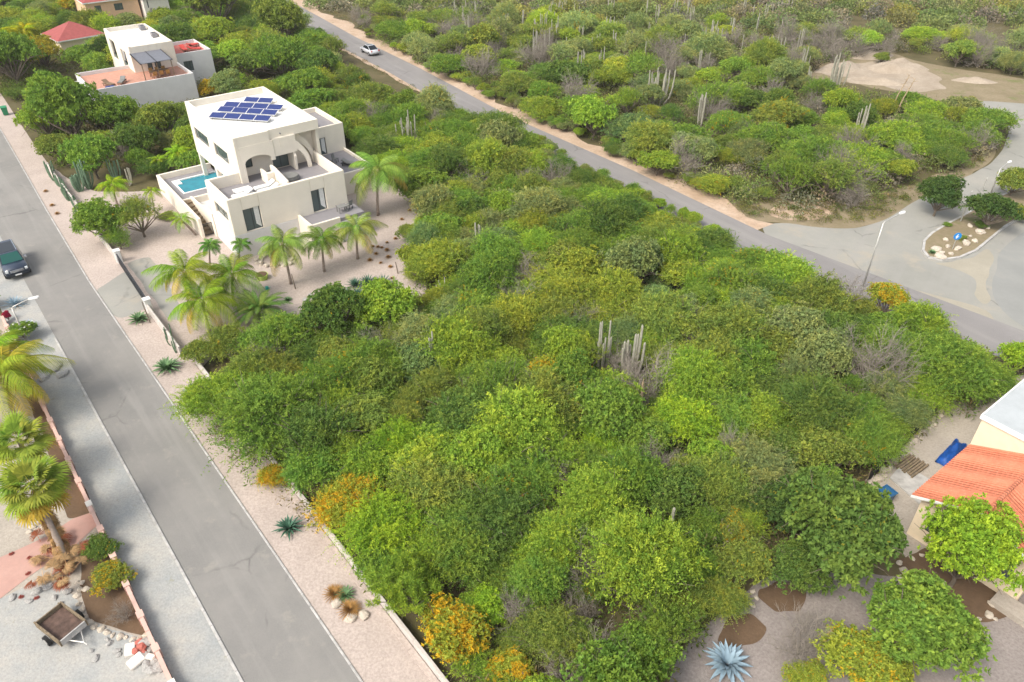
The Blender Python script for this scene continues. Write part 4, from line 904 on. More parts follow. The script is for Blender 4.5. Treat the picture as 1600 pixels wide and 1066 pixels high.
m = MB(); m.box(-ll - .28, -ll - .07, -lw - .03, -lw + .05, .5, .58); m.box(-ll - .28, -ll - .07, lw - .05, lw + .03, .5, .58); m.build('handle', 'wood', t)

# ================================================================== cars
def wheel(parent, x, y, r, w_=.2):
    m = MB(); m.tube([(x - w_ / 2, y, r), (x - w_ * .35, y, r), (x + w_ * .35, y, r), (x + w_ / 2, y, r)], [r * .9, r, r, r * .9], 22); wo = m.build('wheel', 'black', parent)
    sx = 1 if x > 0 else -1
    m = MB(); m.tube([(x + sx * (w_ / 2 - .01), y, r), (x + sx * (w_ / 2 + .015), y, r)], r * .6, 14); m.build('rim', 'chrome', wo)
def loft(m, secs):
    """secs: list of (y, [(x,z)...]) closed rings, same count; capped"""
    n = len(secs[0][1]); V = []; F = []
    for y, ring in secs: V += [(x, y, z) for x, z in ring]
    for i in range(len(secs) - 1):
        for k in range(n): F.append((i * n + k, i * n + (k + 1) % n, (i + 1) * n + (k + 1) % n, (i + 1) * n + k))
    F.append(tuple(range(n))[::-1]); F.append(tuple((len(secs) - 1) * n + k for k in range(n)))
    m.add(V, F)
def ring(w_, z0, z1, tuck=.88):
    return [(-w_ * .94, z0), (-w_, z0 + (z1 - z0) * .35), (-w_, z0 + (z1 - z0) * .72), (-w_ * tuck, z1), (w_ * tuck, z1), (w_, z0 + (z1 - z0) * .72), (w_, z0 + (z1 - z0) * .35), (w_ * .94, z0)]
def car(name, loc, rz, label, paint, suv=True, cat='car'):
    t = empty(name, loc, rz, label, cat)          # front faces -Y
    if suv:
        L_, W, hb_, ht = 2.3, .94, 1.08, 1.78
        secs = [(-L_, ring(W * .88, .45, .95)), (-L_ + .12, ring(W * .97, .34, 1.02)), (-L_ + 1.1, ring(W, .32, hb_)), (.6, ring(W, .32, hb_ + .03)), (L_ - .15, ring(W, .34, hb_ + .03)), (L_, ring(W * .93, .4, 1.0))]
        m = MB(); loft(m, secs); m.build('body', paint, t, .03, True)
        cab = [(-L_ + 1.15, hb_ - .02, W * .90), (-L_ + 1.75, ht - .04, W * .74), (L_ - .22, ht - .03, W * .74), (L_ - .05, hb_, W * .88)]
    else:
        L_, W, hb_, ht = 2.05, .84, .88, 1.38
        secs = [(-L_, ring(W * .82, .38, .66)), (-L_ + .2, ring(W * .95, .28, .74)), (-L_ + 1.0, ring(W, .26, hb_)), (.6, ring(W, .26, hb_ + .02)), (L_ - .3, ring(W * .98, .28, hb_)), (L_, ring(W * .85, .36, .78))]
        m = MB(); loft(m, secs); m.build('body', paint, t, .03, True)
        cab = [(-L_ + 1.0, hb_ - .02, W * .90), (-L_ + 1.6, ht - .03, W * .72), (.65, ht, W * .72), (L_ - .45, hb_, W * .86)]
    (y0, z0, w0), (y1, z1, w1), (y2, z2, w2), (y3, z3, w3) = cab
    m = MB(); V = [(-w0, y0, z0), (w0, y0, z0), (w1, y1, z1), (-w1, y1, z1), (w2, y2, z2), (-w2, y2, z2), (w3, y3, z3), (-w3, y3, z3)]
    m.add(V, [(0, 1, 2, 3), (3, 2, 4, 5), (5, 4, 6, 7), (1, 6, 4, 2), (0, 3, 5, 7), (0, 7, 6, 1)]); m.build('cabin', paint, t, .02)
    def inset(a, b, c_, d, k=.09, off=.012):
        P = [Vector(q) for q in (a, b, c_, d)]; ce = sum(P, Vector()) / 4; n = (P[1] - P[0]).cross(P[2] - P[0]).normalized()
        if n.dot(ce - Vector((0, .2, .9))) < 0: n = -n
        Q = [p.lerp(ce, k) + n * off for p in P]; Q2 = [q + n * .006 for q in Q]; return Q, Q2
    for nm, idx, mt in (('windscreen', (0, 1, 2, 3), 'windscreen' if suv else 'carglass'), ('rear_window', (5, 4, 6, 7), 'carglass'), ('side_window', (1, 6, 4, 2), 'carglass'), ('side_window', (0, 3, 5, 7), 'carglass')):
        Q, Q2 = inset(*[V[i] for i in idx]); m = MB(); m.hull8([tuple(q) for q in Q], [tuple(q) for q in Q2]); m.build(nm, mt, t)
    m = MB(); m.hull8([(-w1 * .8, y1 + .2, z1 + .005), (w1 * .8, y1 + .2, z1 + .005), (w2 * .8, y2 - .4, z2 + .006), (-w2 * .8, y2 - .4, z2 + .006)], [(-w1 * .8, y1 + .2, z1 + .02), (w1 * .8, y1 + .2, z1 + .02), (w2 * .8, y2 - .4, z2 + .02), (-w2 * .8, y2 - .4, z2 + .02)]); m.build('sunroof', 'carglass', t)
    r_ = .37 if suv else .31
    for sx in (-1, 1):
        for yy in (-L_ + .85, L_ - .8): wheel(t, sx * (W - .06), yy, r_)
        m = MB(); m.box(sx * W - .02 + (0 if sx > 0 else -.2) + (.02 if sx > 0 else 0), sx * W + .2 + (0 if sx > 0 else -.2), y0 + .25, y0 + .38, hb_, hb_ + .2); m.build('mirror', 'chrome' if suv else paint, t, .03)
        m = MB(); xa = sx * W * .62; m.box(min(xa, xa + sx * .24), max(xa, xa + sx * .24), -L_ - .03, -L_ + .16, .74 if suv else .52, .96 if suv else .68); m.build('headlight', 'headlight', t, .03)
        m = MB(); m.box(min(xa, xa + sx * .22), max(xa, xa + sx * .22), L_ - .1, L_ + .02, .7, .92); m.build('tail_light', 'redcloth', t, .02)
        if suv:
            m = MB(); m.tube([(sx * w1 * .92, y1 + .15, z1 + .03), (sx * w1 * .92, y1 + .3, z1 + .08), (sx * w2 * .92, y2 - .3, z2 + .08), (sx * w2 * .92, y2 - .15, z2 + .03)], .025, 6); m.build('roof_rail', 'chrome', t)
    m = MB()
    for i in range(3): m.box(-.5, .5, -L_ - .04, -L_ + .05, (.72 if suv else .5) + i * .075, (.76 if suv else .53) + i * .075)
    m.build('grille', 'chrome', t)
    m = MB(); m.box(-W * .93, W * .93, -L_ - .08, -L_ + .1, .36 if suv else .26, .58 if suv else .42); m.build('bumper', 'dark' if suv else paint, t, .04)
    m = MB(); m.box(-.24, .24, -L_ - .1, -L_ - .078, .42, .54); m.build('number_plate', 'frame_white', t)
    return t
p = at(20, 412, .5); car('parked_suv', (p.x, p.y, .045), math.atan2(SE.y, SE.x) - R(90), 'dark navy off-road car with green tinted windscreen on the left street', 'carpaint', True)
p = at(578, 79, .5); q1, q2 = at(555, 58), at(656, 107); dd = q2 - q1
car('silver_car', (p.x, p.y, .045), math.atan2(dd.y, dd.x) - R(90), 'small pale car driving away on the main road at the top', 'carwhite', False)
# ================================================================== vegetation
def nrm(a): return a / np.maximum(np.linalg.norm(a, axis=-1, keepdims=True), 1e-9)
def leaves(c, ld, l, w_, rng):
    """diamond leaves: base c, dir ld, length l, width w"""
    wd = nrm(np.cross(ld, nrm(rng.normal(size=c.shape))))
    l = l[:, None]; w_ = w_[:, None]
    V = np.stack([c, c + ld * l * .5 + wd * w_ * .5, c + ld * l, c + ld * l * .5 - wd * w_ * .5], 1)
    return V
def sprigs(P, D, L, m, ll, lw, droop, rng):
    """curved sprigs with paired leaflets -> (quads (n,4,3), sprig index)"""
    S = len(P); out = []; idx = []; tip = []
    for j in range(m):
        t = (j + .6) / m
        c = P + D * (L * t)[:, None]; c[:, 2] -= droop * L * t * t
        T = D * L[:, None]; T[:, 2] -= 2 * droop * L * t; T = nrm(T)
        Q = nrm(np.cross(T, nrm(rng.normal(size=T.shape))))
        for sd_ in (-1, 1):
            ld = nrm(sd_ * Q * .75 + T * .75 + rng.normal(size=T.shape) * .18)
            k = ll * (1.1 - .5 * t) * rng.uniform(.8, 1.2, S)
            out.append(leaves(c, ld, k, lw * rng.uniform(.8, 1.2, S), rng)); idx.append(np.arange(S)); tip.append(np.full(S, t))
    return np.concatenate(out), np.concatenate(idx), np.concatenate(tip)
def crown_points(S, Rr, Ht, rng, nl=8, low=.32, flat=1.0, spread=.78):
    """points on the surface of several lobes; returns P, outward dir, lobe id"""
    nl = int(nl * 1.7); th = np.arange(nl) * 2.4 + rng.uniform(-.5, .5, nl)
    rad = np.sqrt((np.arange(nl) + .3) / nl) * Rr * spread * rng.uniform(.85, 1.1, nl)
    lr = Rr * rng.uniform(.20, .42, nl)
    lc = np.stack([np.cos(th) * rad, np.sin(th) * rad, Ht * (rng.uniform(.50, .84, nl) - .33 * (rad / Rr) ** 2)], 1)
    lz = np.minimum(lr * rng.uniform(.7, 1.1, nl) * flat, Ht * .28)
    k = rng.choice(nl, size=S * 3, p=(lr ** 2) / np.sum(lr ** 2))
    d = nrm(rng.normal(size=(S * 3, 3))); d[:, 2] = np.where(d[:, 2] < -.2, -d[:, 2], d[:, 2])
    rr_ = rng.uniform(.6, 1.08, S * 3)
    P = lc[k] + d * np.stack([lr[k] * rr_, lr[k] * rr_, lz[k] * rr_], 1)
    dd_ = (P[:, None, :] - lc[None]) / np.stack([lr, lr, lz], 1)[None]
    bur = (np.linalg.norm(dd_, axis=2) < .55).any(1)
    keep = np.where(~bur & (P[:, 2] > Ht * .08))[0][:S]
    return P[keep], d[keep], k[keep], lc, lr
def finish(name, quads, v, c, mat):
    n = len(quads); return nmesh(name, quads.reshape(-1, 3), np.arange(n * 4).reshape(n, 4), {'v': ('FLOAT', v), 'c': ('FLOAT', c)}, M[mat])
def clumpval(P, rng, cell=.9):
    """smooth-ish value per point from clump cells"""
    q = np.floor(P / cell + rng.uniform(0, 1, 3)).astype(int); h = (q[:, 0] * 73856093 ^ q[:, 1] * 19349663 ^ q[:, 2] * 83492791) % 1000
    return h / 1000.0
def feather(seed, Rr=2.3, Ht=3.3, S=1700, m=6, L=.75, ll=.17, lw=.06, droop=.45, mat='leaf', nl=9, flat=1.0, up=.35, spread=.88):
    rng = np.random.default_rng(seed)
    P, d, k, lc, lr = crown_points(S, Rr, Ht, rng, nl, flat=flat, spread=spread)
    # tufts: pull starts together
    tuft = rng.integers(0, max(1, len(P) // 6), len(P)); P = P * .35 + P[tuft] * .65; d = nrm(d * .5 + d[tuft] * .5)
    D = nrm(d * .7 + rng.normal(size=P.shape) * .65 + np.array([0, 0, up]))
    Ls = L * rng.uniform(.5, 1.25, len(P)) * np.where(rng.random(len(P)) < .08, 1.4, 1.0)
    Q, ix, tp_ = sprigs(P - D * .15, D, Ls, m, ll, lw, droop, rng)
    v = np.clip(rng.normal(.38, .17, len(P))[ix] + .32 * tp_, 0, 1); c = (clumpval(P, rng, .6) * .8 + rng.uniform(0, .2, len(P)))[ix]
    return finish('crown', Q, v, c, mat), lc, lr
def broad(seed, Rr=2.4, Ht=3.6, S=1900, ll=.24, lw=.11, per=6, mat='leaf', nl=9, flat=1.0, spread=.78, tuftn=9, push=.4):
    rng = np.random.default_rng(seed)
    P, d, k, lc, lr = crown_points(S, Rr, Ht, rng, nl, flat=flat, spread=spread)
    ti = rng.integers(0, max(1, len(P) // tuftn), len(P)); pu = rng.uniform(-.3, 1, len(P) // tuftn + 1)[ti] * push
    P = P[ti] + (P - P[ti]) * np.minimum(1, .42 / (np.linalg.norm(P - P[ti], axis=1, keepdims=True) + 1e-6)) + d[ti] * pu[:, None]; d = nrm(d * .5 + d[ti] * .5); P[:, 2] = np.maximum(P[:, 2], .1)
    S = len(P); out = []; a0 = nrm(np.cross(d, nrm(rng.normal(size=d.shape)))); b0 = nrm(np.cross(d, a0))
    for j in range(per):
        an = 6.283 * j / per + rng.uniform(0, .6, S)
        ld = nrm(a0 * np.cos(an)[:, None] + b0 * np.sin(an)[:, None] + d * .45 + np.array([0, 0, .15]))
        out.append(leaves(P, ld, ll * rng.uniform(.7, 1.2, S), lw * rng.uniform(.8, 1.2, S), rng))
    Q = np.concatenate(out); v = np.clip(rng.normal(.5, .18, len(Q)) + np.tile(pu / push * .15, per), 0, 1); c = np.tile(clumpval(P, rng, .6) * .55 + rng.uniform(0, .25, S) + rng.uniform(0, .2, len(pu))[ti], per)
    return finish('crown', Q, v, c, mat), lc, lr
def branches(name, seed, lc, Rr, Ht, mat='bark', r0=.11, twig=0):
    """tapered trunk splitting into limbs that reach the lobes"""
    rnd = random.Random(seed); m = MB(); fork = Ht * .18
    base = (rnd.uniform(-.05, .05), rnd.uniform(-.05, .05), -.05)
    m.tube([base, (0, 0, fork * .5), (rnd.uniform(-.1, .1), rnd.uniform(-.1, .1), fork)], [r0, r0 * .85, r0 * .75], 7)
    for c_ in lc:
        s = Vector((0, 0, fork * .8)); e = Vector(c_); mid = s.lerp(e, .5) + Vector((rnd.uniform(-.2, .2), rnd.uniform(-.2, .2), rnd.uniform(-.1, .15)))
        m.tube([s, mid, e], [r0 * .55, r0 * .38, r0 * .18], 5)
        for _ in range(4 + twig):
            e2 = e + Vector((rnd.gauss(0, 1), rnd.gauss(0, 1), rnd.gauss(.3, .6))).normalized() * Rr * rnd.uniform(.25, .5)
            f = rnd.uniform(.3, .9); st_ = mid.lerp(e, f); m.tube([st_, st_.lerp(e2, .55) + Vector((0, 0, .1)), e2], [r0 * .2, r0 * .13, r0 * .05], 4, cap=False)
    o = m.build(name, mat, None); me = o.data; bpy.data.objects.remove(o); return me
def bare(seed, Rr=1.7, Ht=2.4, n1=9, mat='twig', dens=6):
    """leafless shrub: recursive thin twigs as flat-sided slivers"""
    rng = random.Random(seed); V = []; F = []
    def seg(a, b, ra, rb):
        t = (b - a).normalized(); u = t.cross(Vector((rng.random(), rng.random(), rng.random())).normalized()).normalized(); v_ = t.cross(u); o = len(V)
        for p, r_ in ((a, ra), (b, rb)):
            for k in range(3):
                an = 2.094 * k; V.append(tuple(p + (u * math.cos(an) + v_ * math.sin(an)) * r_))
        for k in range(3): F.append((o + k, o + (k + 1) % 3, o + 3 + (k + 1) % 3, o + 3 + k))
    def grow(p, d, L_, r_, lev):
        q = p
        for i in range(3):
            d = (d + Vector((rng.gauss(0, .17), rng.gauss(0, .17), rng.gauss(.02, .12)))).normalized(); n_ = q + d * L_ / 3
            seg(q, n_, r_ * (1 - .2 * i), r_ * (1 - .2 * (i + 1))); q = n_
            if lev > 0:
                for _ in range(2 if lev > 1 else dens // 3):
                    dd_ = (d + Vector((rng.gauss(0, .75), rng.gauss(0, .75), rng.gauss(.12, .45)))).normalized(); grow(q, dd_, L_ * rng.uniform(.5, .75), r_ * .55, lev - 1)
    for i in range(n1):
        a = 6.283 * i / n1 + rng.uniform(-.3, .3); el = rng.uniform(.35, 1.3)
        grow(Vector((0, 0, .02)), Vector((math.cos(a) * math.cos(el), math.sin(a) * math.cos(el), math.sin(el))), (Rr + Ht) * .36, .035, 3)
    me = bpy.data.meshes.new('twigs'); me.from_pydata(V, [], F); me.materials.append(M[mat]); return me
def pine(seed, Rr=2.0, Ht=3.2):
    rng = np.random.default_rng(seed); P, d, k, lc, lr = crown_points(330, Rr, Ht, rng, 10); S = len(P); out = []; cc = []
    for j in range(46):
        t = rng.uniform(0, 1, S); D = nrm(d * .4 + np.array([0, 0, .9])); ld = nrm(D * .7 + nrm(rng.normal(size=P.shape)) * .75)
        out.append(leaves(P + D * (t * .5)[:, None] + rng.normal(size=P.shape) * .03, ld, .26 * np.ones(S), .035 * np.ones(S), rng)); cc.append(clumpval(P, rng))
    Q = np.concatenate(out); return finish('crown', Q, np.clip(rng.normal(.5, .2, len(Q)), 0, 1), np.concatenate(cc), 'leaf'), lc, lr

PROTO = {}
def proto(kind, k, fn, **kw):
    me, lc, lr = fn(**kw); PROTO.setdefault(kind, []).append((me, branches('trunk', k * 7 + 1, lc, kw.get('Rr', 2.2), kw.get('Ht', 3.2)), kw.get('Rr', 2.2), kw.get('Ht', 3.2)))
for i in range(5): proto('thorn', i, feather, seed=10 + i, Rr=2.3, Ht=3.2, S=2100, m=8, L=1.0, ll=.17, lw=.055, droop=.42)
for i in range(3): proto('lacy', i + 9, feather, seed=30 + i, Rr=2.5, Ht=3.0, S=1900, m=11, L=1.25, ll=.14, lw=.045, droop=.5, up=.25)
for i in range(4): proto('small', i + 20, broad, seed=50 + i, Rr=2.2, Ht=3.0, S=3600, ll=.16, lw=.075, per=5)
for i in range(3): proto('umbrella', i + 30, feather, seed=70 + i, Rr=3.0, Ht=3.0, S=3600, m=5, L=.5, ll=.15, lw=.065, droop=.3, nl=12, flat=.75)
for i in range(2): proto('broad', i + 40, broad, seed=90 + i, Rr=2.7, Ht=3.8, S=4400, ll=.17, lw=.085, per=7, nl=14, mat='leaf_young', spread=.62, push=.25)
for i in range(2): proto('round', i + 46, broad, seed=94 + i, Rr=2.5, Ht=3.4, S=5200, ll=.14, lw=.07, per=6, nl=16, spread=.62, push=.5, tuftn=14)
proto('blossom', 45, broad, seed=97, Rr=2.3, Ht=3.1, S=3300, ll=.15, lw=.08, per=6, nl=10, mat='leaf_pink')
proto('open', 50, feather, seed=110, Rr=2.2, Ht=3.2, S=900, m=5, L=.55, ll=.13, lw=.05, droop=.3, nl=8)
proto('open', 51, feather, seed=111, Rr=2.2, Ht=3.2, S=1100, m=5, L=.55, ll=.13, lw=.05, droop=.3, nl=9)
proto('pine', 60, pine, seed=120)
BARE = [bare(200 + i) for i in range(3)]
NAMES = {'thorn': ('thorn_tree', 'thorn tree'), 'lacy': ('feathery_tree', 'thorn tree'), 'small': ('leafy_shrub', 'shrub'), 'umbrella': ('umbrella_tree', 'thorn tree'),
         'broad': ('broadleaf_tree', 'tree'), 'blossom': ('blossoming_shrub', 'shrub'), 'open': ('sparse_shrub', 'shrub'), 'pine': ('young_pine', 'tree'), 'round': ('round_tree', 'tree')}
vr = random.Random(2024)
ALLTREES = []
def tree(kind, pos, r, tint, alpha=0.0, hs=1.0, label=None, group=None, name=None, cat=None, var=None):
    pr = PROTO[kind]; me, tm, R0, H0 = pr[(var if var is not None else vr.randrange(len(pr))) % len(pr)]
    nm = NAMES[kind]; s = r * 1.12 / R0; t = empty(name or nm[0], (pos[0], pos[1], pos[2] if len(pos) > 2 else 0), vr.uniform(0, 6.28), label, cat or nm[1], group)
    t.scale = (s, s * vr.uniform(.9, 1.1), s * hs)
    tr = link_mesh('trunk', tm, t); cr = link_mesh('crown', me, t)
    cr.color = (tint[0] * 1.17, tint[1] * 1.15, tint[2] * .95, alpha); ALLTREES.append((pos[0], pos[1], r)); return t
def bareshrub(pos, r, label, group='leafless grey shrubs', var=None):
    t = empty('bare_shrub', (pos[0], pos[1], 0), vr.uniform(0, 6.28), label, 'shrub', group); s = r / 1.7; t.scale = (s, s, s * 1.35)
    link_mesh('twigs', BARE[(var if var is not None else vr.randrange(3))], t); ALLTREES.append((pos[0], pos[1], r * .9)); return t
G_ = {'bright': (.225, .335, .055), 'mid': (.16, .262, .055), 'deep': (.115, .19, .052), 'olive': (.185, .245, .062), 'grey': (.205, .26, .115), 'yellow': (.235, .30, .055), 'dark': (.07, .125, .042), 'lime': (.235, .37, .045),
      'gold': (.30, .28, .045), 'bluegreen': (.15, .235, .10)}
TW = {'bright': 'bright green', 'mid': 'mid green', 'deep': 'deep green', 'olive': 'olive green', 'grey': 'grey green', 'yellow': 'yellow green', 'dark': 'dark green', 'lime': 'lime green', 'gold': 'golden yellow', 'bluegreen': 'bluish green'}
def ctr(q, z=1.7): p = at(q[0], q[1], z); return (p.x, p.y)
